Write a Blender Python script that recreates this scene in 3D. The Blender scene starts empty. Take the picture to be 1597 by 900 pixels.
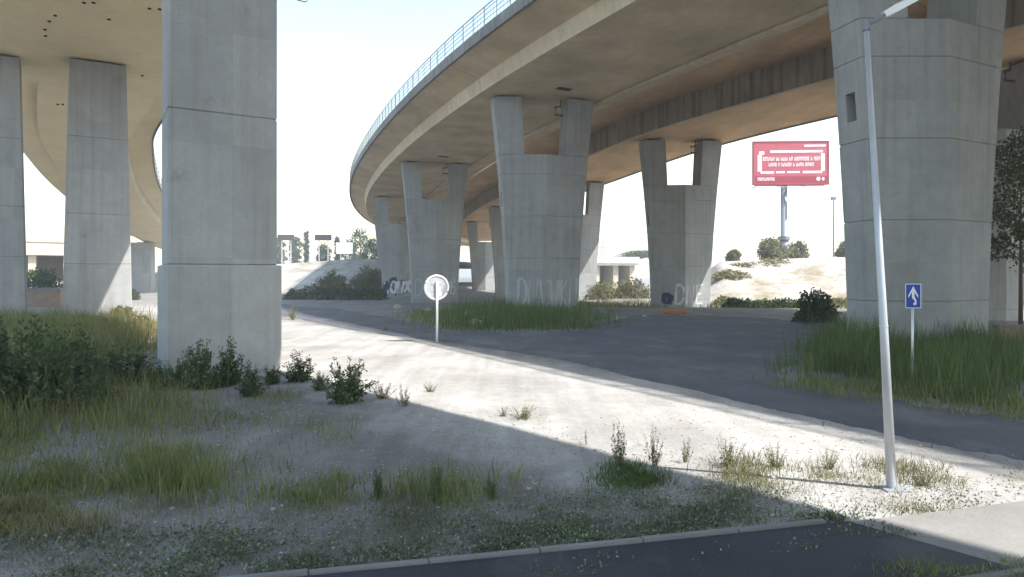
import bpy, bmesh, math, random
import numpy as np
from mathutils import Vector, Matrix, noise

random.seed(7)
rng = np.random.default_rng(11)
scene = bpy.context.scene
COL = scene.collection

# ------------------------------------------------------------------ camera, sky, sun, exposure
F = 1040.0            # focal length in photo pixels (photo is 1597 x 900)
HOR = 430.0           # horizon row
CH = 2.5              # camera height
cam_d = bpy.data.cameras.new("camera")
cam = bpy.data.objects.new("camera", cam_d)
COL.objects.link(cam)
cam.location = (0, 0, CH)
cam.rotation_euler = (math.radians(90), 0, 0)
cam_d.sensor_width = 36.0
cam_d.lens = 36.0 * F / 1597.0
cam_d.shift_y = -(450.0 - HOR) / 1597.0
cam_d.clip_start = 0.1
cam_d.clip_end = 8000
scene.camera = cam

SUN_AZ = Vector((0.93, -0.36)).normalized()
SUN_EL = math.radians(52.6)
sun_dir = Vector((SUN_AZ.x * math.cos(SUN_EL), SUN_AZ.y * math.cos(SUN_EL), math.sin(SUN_EL)))
world = bpy.data.worlds.new("World")
scene.world = world
world.use_nodes = True
wn = world.node_tree
wn.nodes.clear()
sky = wn.nodes.new("ShaderNodeTexSky")
sky.sky_type = 'NISHITA'
sky.sun_disc = False
sky.sun_elevation = SUN_EL
sky.sun_rotation = math.atan2(SUN_AZ.x, SUN_AZ.y)
sky.air_density = 1.7
sky.dust_density = 1.2
sky.ozone_density = 1.0
bg = wn.nodes.new("ShaderNodeBackground")
bg.inputs[1].default_value = 0.15
wo = wn.nodes.new("ShaderNodeOutputWorld")
wn.links.new(sky.outputs[0], bg.inputs[0])
wn.links.new(bg.outputs[0], wo.inputs[0])

sl = bpy.data.lights.new("sun", 'SUN')
sl.energy = 4.0
sl.angle = math.radians(0.53)
sl.color = (1.0, 0.965, 0.92)
so = bpy.data.objects.new("sun", sl)
COL.objects.link(so)
so.location = (40, -20, 60)
so.rotation_euler = sun_dir.to_track_quat('Z', 'Y').to_euler()

vs = scene.view_settings
vs.view_transform = 'Standard'
vs.look = 'None'
vs.exposure = 1.4
vs.gamma = 1.0
vs.use_curve_mapping = False
scene.cycles.max_bounces = 8
scene.cycles.diffuse_bounces = 5
scene.cycles.use_denoising = True


# ------------------------------------------------------------------ helpers
def smooth(a, b, x):
    t = min(1.0, max(0.0, (x - a) / (b - a)))
    return t * t * (3 - 2 * t)


def gz_base(x, y):
    return -0.45 * smooth(50, 66, y)


def gz(x, y):
    z = gz_base(x, y)
    if abs(x) < 90 and -40 < y < 110:
        n = noise.noise(Vector((x * 0.35, y * 0.35, 1.7))) * 0.5 + noise.noise(Vector((x * 1.4, y * 1.4, 5.2))) * 0.22
        z += 0.05 * (n - 0.75)
    return z


def at(px, py, d):
    """a point of the place, from where it stands in the photograph and its distance"""
    return Vector(((px - 798.5) / F * d, d, CH + (HOR - py) / F * d))


def gd(px, py):
    d = CH * F / (py - HOR)
    x = (px - 798.5) / F * d
    return Vector((x, d, gz(x, d)))


def me_from(name, verts, faces, mats=(), idx=None, smooth_shade=False):
    me = bpy.data.meshes.new(name)
    me.from_pydata([tuple(v) for v in verts], [], faces)
    for m in mats:
        me.materials.append(m)
    if idx is not None:
        me.polygons.foreach_set("material_index", idx)
    if smooth_shade:
        me.polygons.foreach_set("use_smooth", [True] * len(me.polygons))
    me.update()
    return me


def ob(name, me, parent=None, loc=(0, 0, 0), rz=0.0):
    o = bpy.data.objects.new(name, me)
    COL.objects.link(o)
    o.location = loc
    o.rotation_euler = (0, 0, rz)
    if parent is not None:
        o.parent = parent
    return o


def tag(o, label=None, cat=None, group=None, kind=None):
    if label:
        o["label"] = label
    if cat:
        o["category"] = cat
    if group:
        o["group"] = group
    if kind:
        o["kind"] = kind
    return o


def thing(name, label, cat, loc=(0, 0, 0), rz=0.0, group=None):
    return tag(ob(name, None, None, loc, rz), label, cat, group)


class MB:
    """collects boxes, tubes and prisms for one mesh"""
    def __init__(s):
        s.v, s.f = [], []

    def add(s, verts, faces):
        k = len(s.v)
        s.v += [tuple(v) for v in verts]
        s.f += [tuple(i + k for i in f) for f in faces]
        return s

    def box(s, x0, x1, y0, y1, z0, z1, M=None):
        vs_ = [Vector(p) for p in ((x0, y0, z0), (x1, y0, z0), (x1, y1, z0), (x0, y1, z0), (x0, y0, z1), (x1, y0, z1), (x1, y1, z1), (x0, y1, z1))]
        if M:
            vs_ = [M @ p for p in vs_]
        return s.add(vs_, [(0, 3, 2, 1), (4, 5, 6, 7), (0, 1, 5, 4), (1, 2, 6, 5), (2, 3, 7, 6), (3, 0, 4, 7)])

    def tube(s, pts, radii, n=8, caps=True):
        pts = [Vector(p) for p in pts]
        if not hasattr(radii, '__len__'):
            radii = [radii] * len(pts)
        rings = []
        for i, p in enumerate(pts):
            t = (pts[min(i + 1, len(pts) - 1)] - pts[max(i - 1, 0)]).normalized()
            a = Vector((0, 0, 1)) if abs(t.z) < 0.9 else Vector((1, 0, 0))
            u = t.cross(a).normalized()
            w = t.cross(u).normalized()
            rings.append([p + (u * math.cos(2 * math.pi * k / n) + w * math.sin(2 * math.pi * k / n)) * radii[i] for k in range(n)])
        fs = []
        for i in range(len(pts) - 1):
            for k in range(n):
                k2 = (k + 1) % n
                fs.append((i * n + k, i * n + k2, (i + 1) * n + k2, (i + 1) * n + k))
        if caps:
            fs.append(tuple(range(n)))
            fs.append(tuple((len(pts) - 1) * n + k for k in reversed(range(n))))
        return s.add([p for r in rings for p in r], fs)

    def mesh(s, name, mat, sm=False):
        me = me_from(name, s.v, s.f, [mat] if mat else [], smooth_shade=sm)
        bm = bmesh.new()
        bm.from_mesh(me)
        bmesh.ops.recalc_face_normals(bm, faces=bm.faces)
        bm.to_mesh(me)
        bm.free()
        return me

    def build(s, name, mat, parent=None, sm=False, loc=(0, 0, 0)):
        return ob(name, s.mesh(name, mat, sm), parent, loc)


# ------------------------------------------------------------------ materials
def new_mat(name, rough=0.85, metal=0.0, spec=0.3):
    m = bpy.data.materials.new(name)
    m.use_nodes = True
    nt = m.node_tree
    b = nt.nodes["Principled BSDF"]
    b.inputs["Roughness"].default_value = rough
    b.inputs["Metallic"].default_value = metal
    b.inputs["Specular IOR Level"].default_value = spec
    return m, nt, b


def nd(nt, t, **kw):
    n = nt.nodes.new(t)
    for k, v in kw.items():
        setattr(n, k, v)
    return n


def pos(nt, scale=(1, 1, 1), objspace=False):
    if objspace:
        src = nd(nt, "ShaderNodeTexCoord").outputs["Object"]
    else:
        src = nd(nt, "ShaderNodeNewGeometry").outputs["Position"]
    mp = nd(nt, "ShaderNodeMapping")
    mp.inputs["Scale"].default_value = scale
    nt.links.new(src, mp.inputs["Vector"])
    return mp.outputs[0]


def noise_n(nt, vec, scale, detail=4, rough=0.55):
    n = nd(nt, "ShaderNodeTexNoise")
    n.inputs["Scale"].default_value = scale
    n.inputs["Detail"].default_value = detail
    n.inputs["Roughness"].default_value = rough
    nt.links.new(vec, n.inputs["Vector"])
    return n.outputs[0]


def ramp(nt, fac, stops):
    r = nd(nt, "ShaderNodeValToRGB")
    e = r.color_ramp.elements
    while len(e) < len(stops):
        e.new(0.5)
    for i, (p, c) in enumerate(stops):
        e[i].position = p
        e[i].color = (c[0], c[1], c[2], 1) if hasattr(c, '__len__') else (c, c, c, 1)
    nt.links.new(fac, r.inputs[0])
    return r.outputs[0]


def mul(nt, a, b, fac=1.0, mode='MULTIPLY'):
    m = nd(nt, "ShaderNodeMix", data_type='RGBA', blend_type=mode)
    if isinstance(fac, (int, float)):
        m.inputs[0].default_value = fac
    else:
        nt.links.new(fac, m.inputs[0])
    for s, k in ((a, 6), (b, 7)):
        if hasattr(s, '__len__'):
            m.inputs[k].default_value = (s[0], s[1], s[2], 1)
        else:
            nt.links.new(s, m.inputs[k])
    return m.outputs[2]


def bump(nt, b, h, strength=0.3, dist=0.02):
    bn = nd(nt, "ShaderNodeBump")
    bn.inputs["Strength"].default_value = strength
    bn.inputs["Distance"].default_value = dist
    nt.links.new(h, bn.inputs["Height"])
    nt.links.new(bn.outputs[0], b.inputs["Normal"])


def concrete(name, base, streak=0.25, blotch=0.25, streak_scale=1.2, board=None, dirt=(0.55, 0.5, 0.42), panels=False):
    m, nt, b = new_mat(name, 0.9, 0, 0.2)
    p1 = pos(nt)
    big = ramp(nt, noise_n(nt, p1, 0.22, 5, 0.6), [(0.3, 1 - blotch), (0.7, 1 + blotch * 0.25)])
    mid = ramp(nt, noise_n(nt, p1, 1.7, 6, 0.65), [(0.3, 1 - blotch * 0.6), (0.7, 1.03)])
    c = mul(nt, base, big)
    c = mul(nt, c, mid)
    st = noise_n(nt, pos(nt, (streak_scale, streak_scale, 0.05)), 2.2, 5, 0.62)
    stm = ramp(nt, st, [(0.48, 0.0), (0.72, 1.0)])
    sc_ = mul(nt, c, dirt)
    c = mul(nt, c, sc_, nd_mul(nt, stm, streak), 'MIX')
    fine = noise_n(nt, p1, 28, 3, 0.6)
    c = mul(nt, c, ramp(nt, fine, [(0.3, 0.9), (0.7, 1.05)]))
    if board:
        bd = noise_n(nt, pos(nt, board), 1.0, 2, 0.5)
        c = mul(nt, c, ramp(nt, bd, [(0.35, 0.84), (0.65, 1.06)]))
    if panels:
        mp = nd(nt, "ShaderNodeMapping")
        mp.inputs["Rotation"].default_value = (math.radians(90), 0, 0)
        nt.links.new(p1, mp.inputs[0])
        bk_ = nd(nt, "ShaderNodeTexBrick")
        bk_.offset = 0.0
        for k, v in (("Scale", 1.0), ("Mortar Size", 0.006), ("Brick Width", 1.22), ("Row Height", 2.95), ("Mortar Smooth", 0.4), ("Bias", 0.0)):
            bk_.inputs[k].default_value = v
        bk_.inputs["Color1"].default_value = (0.88, 0.88, 0.88, 1)
        bk_.inputs["Color2"].default_value = (1.05, 1.04, 1.02, 1)
        bk_.inputs["Mortar"].default_value = (0.78, 0.77, 0.75, 1)
        nt.links.new(mp.outputs[0], bk_.inputs["Vector"])
        c = mul(nt, c, bk_.outputs[0], 0.8)
        spot = ramp(nt, noise_n(nt, p1, 0.9, 7, 0.75), [(0.62, 0.0), (0.74, 1.0)])
        c = mul(nt, c, mul(nt, c, (0.62, 0.58, 0.5)), nd_mul(nt, spot, 0.7), 'MIX')
    nt.links.new(c, b.inputs["Base Color"])
    bump(nt, b, noise_n(nt, p1, 14, 5, 0.7), 0.25, 0.02)
    return m


def nd_mul(nt, a, k):
    mm = nd(nt, "ShaderNodeMath", operation='MULTIPLY')
    nt.links.new(a, mm.inputs[0])
    mm.inputs[1].default_value = k
    return mm.outputs[0]


def plain(name, c, rough=0.6, metal=0.0, var=0.12, scale=6.0, spec=0.4):
    m, nt, b = new_mat(name, rough, metal, spec)
    col = mul(nt, c, ramp(nt, noise_n(nt, pos(nt), scale, 5, 0.6), [(0.3, 1 - var), (0.7, 1 + var * 0.4)]))
    nt.links.new(col, b.inputs["Base Color"])
    return m


def leaf_mat(name, c1, c2, c3=None, transl=0.25):
    m, nt, b = new_mat(name, 0.7, 0, 0.25)
    g = nd(nt, "ShaderNodeNewGeometry")
    stops = [(0.0, c1), (0.7, c2)] + ([(1.0, c3)] if c3 else [])
    col = ramp(nt, g.outputs["Random Per Island"], stops)
    col = mul(nt, col, ramp(nt, noise_n(nt, pos(nt), 0.9, 3, 0.6), [(0.3, 0.75), (0.7, 1.15)]))
    nt.links.new(col, b.inputs["Base Color"])
    tr = nd(nt, "ShaderNodeBsdfTranslucent")
    nt.links.new(col, tr.inputs[0])
    mx = nd(nt, "ShaderNodeMixShader")
    mx.inputs[0].default_value = transl
    nt.links.new(b.outputs[0], mx.inputs[1])
    nt.links.new(tr.outputs[0], mx.inputs[2])
    nt.links.new(mx.outputs[0], nt.nodes["Material Output"].inputs[0])
    return m


M = {}
M['pier'] = concrete("pier_concrete", (0.38, 0.392, 0.392), 0.4, 0.2, 1.6, None, (0.55, 0.5, 0.42), True)
M['pillar'] = concrete("pillar_concrete", (0.37, 0.375, 0.372), 0.36, 0.18, 1.3, None, (0.55, 0.5, 0.42), True)
M['soffit'] = concrete("soffit_concrete", (0.68, 0.545, 0.36), 0.1, 0.18, 1.0, (0.35, 0.35, 1.0))
M['soffit_warm'] = concrete("soffit_concrete_warm", (0.72, 0.50, 0.31), 0.1, 0.2, 1.0, (0.5, 0.2, 1.0))
M['soffit_pale'] = concrete("soffit_concrete_pale", (0.72, 0.605, 0.39), 0.08, 0.1, 1.0)
M['web'] = concrete("web_concrete", (0.66, 0.57, 0.43), 0.35, 0.2, 1.4)
M['stain'] = concrete("stained_concrete", (0.40, 0.34, 0.27), 0.95, 0.35, 1.1, None, (0.28, 0.25, 0.22))
M['edge'] = concrete("edge_concrete", (0.25, 0.245, 0.235), 0.7, 0.3, 2.0, None, (0.35, 0.33, 0.3))
M['galv'] = plain("galvanised_steel", (0.55, 0.57, 0.6), 0.4, 0.6, 0.12, 9)
M['rail'] = plain("railing_steel", (0.2, 0.2, 0.2), 0.5, 0.3, 0.12, 9)
M['pipe'] = plain("brown_pipe", (0.16, 0.12, 0.085), 0.7, 0, 0.2)
M['rubber'] = plain("bearing_rubber", (0.03, 0.03, 0.03), 0.8)
M['dark'] = plain("dark_hole", (0.02, 0.018, 0.016), 0.9)


# ------------------------------------------------------------------ ground, road, footpath
def ground_mat():
    m, nt, b = new_mat("dry_dirt", 0.95, 0, 0.1)
    p = pos(nt)
    c = ramp(nt, noise_n(nt, p, 0.35, 7, 0.62), [(0.3, (0.17, 0.16, 0.146)), (0.5, (0.222, 0.211, 0.194)), (0.72, (0.272, 0.26, 0.242))])
    c = mul(nt, c, ramp(nt, noise_n(nt, p, 3.1, 6, 0.7), [(0.3, 0.87), (0.65, 1.03)]))
    c = mul(nt, c, ramp(nt, noise_n(nt, p, 26, 4, 0.7), [(0.32, 0.72), (0.55, 1.0)]))
    dark = ramp(nt, noise_n(nt, p, 1.15, 6, 0.7), [(0.56, 0.0), (0.66, 1.0)])
    c = mul(nt, c, (0.16, 0.145, 0.105), nd_mul(nt, dark, 0.5), 'MIX')
    mpr = nd(nt, "ShaderNodeMapping")
    mpr.inputs["Rotation"].default_value = (0, 0, math.radians(42))
    mpr.inputs["Scale"].default_value = (1.5, 0.12, 1)
    nt.links.new(p, mpr.inputs[0])
    c = mul(nt, c, ramp(nt, noise_n(nt, mpr.outputs[0], 1.0, 4, 0.6), [(0.35, 0.84), (0.65, 1.1)]))
    # sunlight painted into the dirt colour: a paler band along the sunlit strip
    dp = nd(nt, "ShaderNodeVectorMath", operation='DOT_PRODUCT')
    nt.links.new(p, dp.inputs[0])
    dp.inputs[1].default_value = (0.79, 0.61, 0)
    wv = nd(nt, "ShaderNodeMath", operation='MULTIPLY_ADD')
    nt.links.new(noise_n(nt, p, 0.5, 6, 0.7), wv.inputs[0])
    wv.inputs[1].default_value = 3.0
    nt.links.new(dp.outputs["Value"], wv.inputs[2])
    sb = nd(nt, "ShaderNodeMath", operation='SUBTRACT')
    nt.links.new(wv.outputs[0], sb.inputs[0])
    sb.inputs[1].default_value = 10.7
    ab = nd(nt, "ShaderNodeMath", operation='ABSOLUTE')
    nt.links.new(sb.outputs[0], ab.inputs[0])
    sun_band = ramp(nt, nd_mul(nt, ab.outputs[0], 0.2), [(0.62, 1.0), (0.86, 0.0)])
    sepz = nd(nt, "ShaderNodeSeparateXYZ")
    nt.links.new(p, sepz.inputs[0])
    sun_band2 = mul(nt, sun_band, ramp(nt, nd_mul(nt, sepz.outputs["Y"], 0.01), [(0.0, 1.0), (0.6, 1.0), (0.75, 0.0)]))
    c = mul(nt, c, mul(nt, c, (1.62, 1.63, 1.66)), sun_band2, 'MIX')
    nt.links.new(c, b.inputs["Base Color"])
    h = mul(nt, noise_n(nt, p, 9, 6, 0.75), noise_n(nt, p, 45, 3, 0.7), 0.5, 'MIX')
    bump(nt, b, h, 0.6, 0.03)
    return m


def asphalt_mat(name, base, dust):
    m, nt, b = new_mat(name, 0.88, 0, 0.25)
    p = pos(nt)
    c = mul(nt, base, ramp(nt, noise_n(nt, p, 0.5, 6, 0.65), [(0.3, 0.75), (0.7, 1.2)]))
    c = mul(nt, c, ramp(nt, noise_n(nt, p, 60, 2, 0.6), [(0.3, 0.75), (0.7, 1.2)]))
    du = noise_n(nt, pos(nt, (0.55, 0.3, 1)), 0.9, 7, 0.68)
    c = mul(nt, c, (0.24, 0.23, 0.21), nd_mul(nt, ramp(nt, du, [(0.5, 0.0), (0.75, 1.0)]), dust), 'MIX')
    nt.links.new(c, b.inputs["Base Color"])
    bump(nt, b, noise_n(nt, p, 50, 3, 0.7), 0.4, 0.01)
    return m


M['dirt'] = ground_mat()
M['asphalt'] = asphalt_mat("dusty_asphalt", (0.095, 0.098, 0.11), 0.6)
M['asphalt_path'] = asphalt_mat("path_asphalt", (0.042, 0.043, 0.05), 0.3)


def axis_coords(lo, hi, step, far, n):
    c = list(np.arange(lo, hi + 1e-6, step))
    g = (far / max(abs(hi), 1)) ** (1.0 / n)
    up = [hi * g ** (k + 1) for k in range(n)]
    g2 = (far / max(abs(lo), 1)) ** (1.0 / n)
    dn = [lo * g2 ** (k + 1) for k in range(n)]
    return sorted(dn) + c + up


gx = axis_coords(-34, 34, 0.45, 4000, 14)
gy = axis_coords(-10, 76, 0.45, 4500, 14)
gv = [(x, y, gz(x, y)) for y in gy for x in gx]
nx = len(gx)
gf = [(j * nx + i, j * nx + i + 1, (j + 1) * nx + i + 1, (j + 1) * nx + i) for j in range(len(gy) - 1) for i in range(nx - 1)]
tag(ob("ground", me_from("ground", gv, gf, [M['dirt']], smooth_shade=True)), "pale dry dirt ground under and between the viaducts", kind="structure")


def interp(pts, x):
    for (a, ya), (b_, yb) in zip(pts, pts[1:]):
        if x <= b_:
            return ya + (yb - ya) * (x - a) / (b_ - a)
    return pts[-1][1]


def sheet(name, lower, upper, px0, px1, n, rows, z, mat, label, wob=0.0, flat_up=None, flat_lo=None, wob_up=0.6):
    vs_, fs = [], []
    for i in range(n + 1):
        px = px0 + (px1 - px0) * i / n
        lo, up = interp(lower, px), interp(upper, px)
        d0, d1 = CH * F / (lo - HOR), CH * F / (up - HOR)
        w = (noise.noise(Vector((px * 0.021, 3.3, 0))) + 0.6 * noise.noise(Vector((px * 0.08, 7.3, 0)))) * wob
        d0 += w
        d1 += 1.6 * wob_up * (noise.noise(Vector((px * 0.03, 13.3, 0))) + 0.7 * noise.noise(Vector((px * 0.11, 17.3, 0)))) * d1 / 30
        for r in range(rows + 1):
            t = (0, 0.05, 0.2, 0.4, 0.6, 0.8, 0.95, 1)[r] if rows == 7 else r / rows
            d = d0 + (d1 - d0) * t
            x = (px - 798.5) / F * d
            open_edge = (r == rows and flat_up and flat_up[0] < px < flat_up[1]) or (r == 0 and flat_lo and flat_lo[0] < px < flat_lo[1])
            vs_.append((x, d, gz_base(x, d) + (z if 0 < r < rows or open_edge else -0.075)))
    for i in range(n):
        for r in range(rows):
            a = i * (rows + 1) + r
            fs.append((a, a + rows + 1, a + rows + 2, a + 1))
    return tag(ob(name, me_from(name, vs_, fs, [mat], smooth_shade=True)), label, kind="structure")


ROAD_LO = [(330, 470), (440, 492), (560, 518), (680, 531), (780, 544), (860, 558), (1000, 590), (1150, 625), (1400, 680), (1597, 716), (1800, 748)]
ROAD_UP = [(330, 456), (445, 467), (560, 486), (640, 500), (700, 517), (930, 516), (1000, 535), (1205, 586), (1330, 612), (1440, 632), (1597, 655), (1800, 685)]
sheet("road", ROAD_LO, ROAD_UP, 330, 1800, 220, 7, 0.012, M['asphalt'], "dusty dark asphalt road curving under the viaduct", 0.16, (926, 1216))
sheet("side_road", [(920, 524), (1000, 548), (1190, 600), (1205, 592), (1222, 577), (1345, 520)], [(925, 506), (1000, 490), (1150, 492), (1345, 507)], 925, 1345, 60, 7, 0.006, M['asphalt'], "asphalt branch leading between the piers", 0.0, None, (900, 1206))

# footpath at the bottom: edge line in ground coordinates
PA = Vector((-1.69, 5.53)); PB = Vector((5.79, 7.6))
pdir = (PB - PA).normalized(); pn = Vector((pdir.y, -pdir.x))     # towards the camera
def path_pt(s, o, z=0.0):
    q = PA + pdir * s + pn * o + pn * (0.18 * math.sin(s * 0.25))
    return (q.x, q.y, z)
vs_, fs = [], []
SN = 90
for i in range(SN + 1):
    for k in range(4):
        s = -14 + (14 + 5.25 + 0.42 * 1.28 * k / 3) * i / SN
        vs_.append(path_pt(s + 0.05 * noise.noise(Vector((k * 2.1, i * 0.9, 0))), 0.0 + 1.28 * k / 3, 0.012))
for i in range(SN):
    for k in range(3):
        a = i * 4 + k
        fs.append((a, a + 1, a + 5, a + 4))
footpath = tag(ob("footpath", me_from("footpath", vs_, fs, [M['asphalt_path']], smooth_shade=True)), "narrow dark asphalt footpath with concrete edging", kind="structure")
M['kerb'] = concrete("kerb_concrete", (0.24, 0.235, 0.225), 0.1, 0.3, 1.0)
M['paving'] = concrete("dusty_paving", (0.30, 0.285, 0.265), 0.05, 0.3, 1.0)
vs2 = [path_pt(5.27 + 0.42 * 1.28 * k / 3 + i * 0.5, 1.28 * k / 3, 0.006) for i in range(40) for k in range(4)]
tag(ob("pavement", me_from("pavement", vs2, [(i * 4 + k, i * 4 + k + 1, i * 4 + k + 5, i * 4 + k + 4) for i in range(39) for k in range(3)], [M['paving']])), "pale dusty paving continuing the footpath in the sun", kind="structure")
for side, z0, last in ((-0.05, 0.035, 5), (1.33, 0.025, 7)):
    for i in range(-14, last):
        a, b_ = i + 0.006, i + 0.994
        q = MB()
        zz = z0 + random.uniform(-0.006, 0.006)
        v = []
        for s in (a, b_):
            for o in (side - 0.032, side + 0.032):
                for z in (-0.12, zz):
                    v.append(path_pt(s, o, z))
        q.add(v, [(0, 1, 3, 2), (4, 6, 7, 5), (0, 4, 5, 1), (2, 3, 7, 6), (1, 5, 7, 3), (0, 2, 6, 4)])
        q.build("kerb_stone", M['kerb'], footpath)


# ------------------------------------------------------------------ viaduct decks
def catmull(pts, step=2.0):
    P = [Vector(p) for p in pts]
    P = [2 * P[0] - P[1]] + P + [2 * P[-1] - P[-2]]
    raw = []
    for i in range(1, len(P) - 2):
        p0, p1, p2, p3 = P[i - 1:i + 3]
        for k in range(24):
            t = k / 24
            raw.append(0.5 * ((2 * p1) + (p2 - p0) * t + (2 * p0 - 5 * p1 + 4 * p2 - p3) * t * t + (3 * p1 - p0 - 3 * p2 + p3) * t ** 3))
    raw.append(P[-2])
    out, acc = [raw[0]], 0.0
    for a, b_ in zip(raw, raw[1:]):
        L = (b_ - a).length
        while acc + L >= step:
            t = (step - acc) / L
            a = a + (b_ - a) * t
            out.append(a)
            L = (b_ - a).length
            acc = 0.0
        acc += L
    return out


class Axis:
    def __init__(s, pts, step=1.0):
        s.p = catmull(pts, step)
        s.step = step
        s.n = []
        for i in range(len(s.p)):
            t = s.p[min(i + 1, len(s.p) - 1)] - s.p[max(i - 1, 0)]
            t.z = 0
            t.normalize()
            s.n.append(Vector((t.y, -t.x, 0)))      # right-hand side when looking away from the camera

    def pt(s, i, off, dz):
        i = max(0.0, min(i, len(s.p) - 1.001))
        k = int(i); t = i - k
        p = s.p[k].lerp(s.p[k + 1], t)
        n = s.n[k].lerp(s.n[k + 1], t)
        return p + n * off + Vector((0, 0, dz))

    def nearest(s, x, y):
        return min(range(len(s.p)), key=lambda i: (s.p[i].x - x) ** 2 + (s.p[i].y - y) ** 2)


def sweep(ax, i0, i1, prof, mats_idx, mats, name, parent, gap=0.015, stride=1.0):
    """prof: closed cross-section [(offset, dz)], one material index for each side"""
    n = max(1, int(round((i1 - i0) / stride)))
    ring = len(prof)
    v, f, idx = [], [], []
    for k in range(n + 1):
        i = i0 + (i1 - i0) * k / n
        if k == 0:
            i += gap
        if k == n:
            i -= gap
        v += [ax.pt(i, o, z) for o, z in prof]
    for k in range(n):
        for j in range(ring):
            j2 = (j + 1) % ring
            f.append((k * ring + j, (k + 1) * ring + j, (k + 1) * ring + j2, k * ring + j2))
            idx.append(mats_idx[j])
    f.append(tuple(range(ring))); idx.append(0)
    f.append(tuple(n * ring + j for j in reversed(range(ring)))); idx.append(0)
    return ob(name, me_from(name, v, f, mats, idx), parent)


def rail_line(ax, i0, i1, off, dz, r, name, mat, parent, stride=2.0):
    n = int((i1 - i0) / stride)
    return MB().tube([ax.pt(i0 + (i1 - i0) * k / n, off, dz) for k in range(n + 1)], r, 6).build(name, mat, parent, True)


def railing(ax, i0, i1, off, z0, h, parent, post_step=1.5, rails=(0.35, 0.72, 1.0), bal=None):
    post = MB().box(-0.03, 0.03, -0.03, 0.03, 0, h).mesh("railing_post", M['rail'])
    for k in range(int((i1 - i0) / post_step)):
        q = ax.pt(i0 + k * post_step, off, z0)
        ob("railing_post", post, parent, q)
    for t in rails:
        rail_line(ax, i0, i1, off, z0 + h * t, 0.04 if t == 1.0 else 0.025, "rail", M['rail'], parent)
    if bal:
        mb = MB()
        for k in range(int((i1 - i0) / bal)):
            q = ax.pt(i0 + k * bal, off, z0)
            mb.box(q.x - 0.01, q.x + 0.01, q.y - 0.01, q.y + 0.01, q.z, q.z + h)
        tag(mb.build("balusters", M['rail'], parent), kind="stuff")


def edge_panels(ax, i0, i1, off_in, off_out, z0, z1, parent, length=2.0):
    for k in range(int((i1 - i0) / length)):
        a, b_ = i0 + k * length + 0.012, i0 + (k + 1) * length - 0.012
        dz = random.uniform(-0.012, 0.012)
        v = []
        for i in (a, b_):
            for o in (off_in, off_out):
                for z in (z0 + dz, z1 + dz):
                    v.append(ax.pt(i, o, z))
        MB().add(v, [(0, 1, 3, 2), (4, 6, 7, 5), (0, 4, 5, 1), (2, 3, 7, 6), (1, 5, 7, 3), (0, 2, 6, 4)]).build("edge_panel", M['edge'], parent)


# the middle viaduct
A1 = Axis([(66, -58, 16.6), (42, -20, 16.6), (28.5, 3, 16.4), (15.5, 25, 16.0), (2.1, 48, 15.2), (-8.6, 74, 15.0), (-17, 100, 14.3), (-22.5, 127, 13.6), (-25, 155, 13.0), (-24, 185, 12.5), (-18, 215, 12.0)])
# the one beside it
A2 = Axis([(81, -50, 15.0), (58, -11, 15.0), (41.5, 15.5, 15.0), (27.6, 39, 15.0), (15.4, 60.7, 14.8), (7.7, 84, 14.3), (-0.2, 110, 13.9), (-5.5, 137, 13.6), (-9, 165, 13.1), (-8, 195, 12.6)])
# the one overhead on the left, by its outer right edge
A3 = Axis([(58, -50, 15.5), (33, -19, 15.5), (17.0, 0.5, 15.5), (6.4, 12.4, 15.5), (-2.6, 21.3, 15.5), (-13.2, 35.4, 15.5), (-33, 62.6, 15.5), (-41, 76, 14.9), (-48, 91, 12.8), (-53, 106, 10.5), (-56, 122, 8.0), (-58, 140, 6.2)])

deck1 = thing("viaduct_deck", "curved concrete viaduct deck with steel railing along its edge", "viaduct")
deck2 = thing("viaduct_deck", "second deck beyond, orange-brown soffit and streaked dark side", "viaduct")
deck3 = thing("viaduct_deck", "pale tan soffit deck overhead above the thick square pillars", "viaduct")

prof1 = [(-4.6, 0), (-4.8, 0.9), (-7.0, 1.55), (-7.0, 1.85), (8.9, 1.85), (8.9, 1.62), (5.0, 0.75), (4.75, 0.55), (4.6, 0)]
#        side j -> j+1:  left web, left wing, lip, top, right lip, right wing, step, right web, soffit
mi1 = [1, 0, 1, 1, 1, 0, 2, 2, 0]
j1 = [A1.nearest(*p) for p in ((42, -20), (28.5, 3), (15.5, 25), (2.1, 48), (-8.6, 74), (-17, 100), (-22.5, 127), (-25, 155), (-24, 185))]
cuts = [0] + j1 + [len(A1.p) - 1]
for a, b_ in zip(cuts, cuts[1:]):
    sweep(A1, a, b_, prof1, mi1, [M['soffit'], M['web'], M['stain']], "girder_span", deck1)
edge_panels(A1, j1[0], len(A1.p) - 2, -6.98, -7.16, 1.42, 2.1, deck1)
railing(A1, j1[0], len(A1.p) - 2, -7.08, 2.1, 1.15, deck1, 1.5, (0.3, 0.55, 0.8, 1.0), 0.4)
# slim ledge along the soffit's far edge and a drain pipe under it
sweep(A1, 0, len(A1.p) - 1.01, [(4.1, -0.001), (4.1, -0.16), (4.5, -0.16), (4.5, -0.001)], [0] * 4, [M['web']], "drip_ledge", deck1)
rail_line(A1, j1[1], j1[7], 4.9, 0.34, 0.12, "drain_pipe", M['pipe'], deck1)
for ip, off in ((j1[2] + 9, 0.2), (j1[3] + 10, 0.2), (j1[1] + 9, 0.0), (j1[4] + 9, 0.0)):
    q = A1.pt(ip - 13, off, 0)
    MB().box(-0.55, 0.55, -0.3, 0.3, -0.012, 0.05, Matrix.Translation(q) @ Matrix.Rotation(0.5, 4, 'Z')).build("inspection_hatch", M['dark'], deck1)

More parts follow.
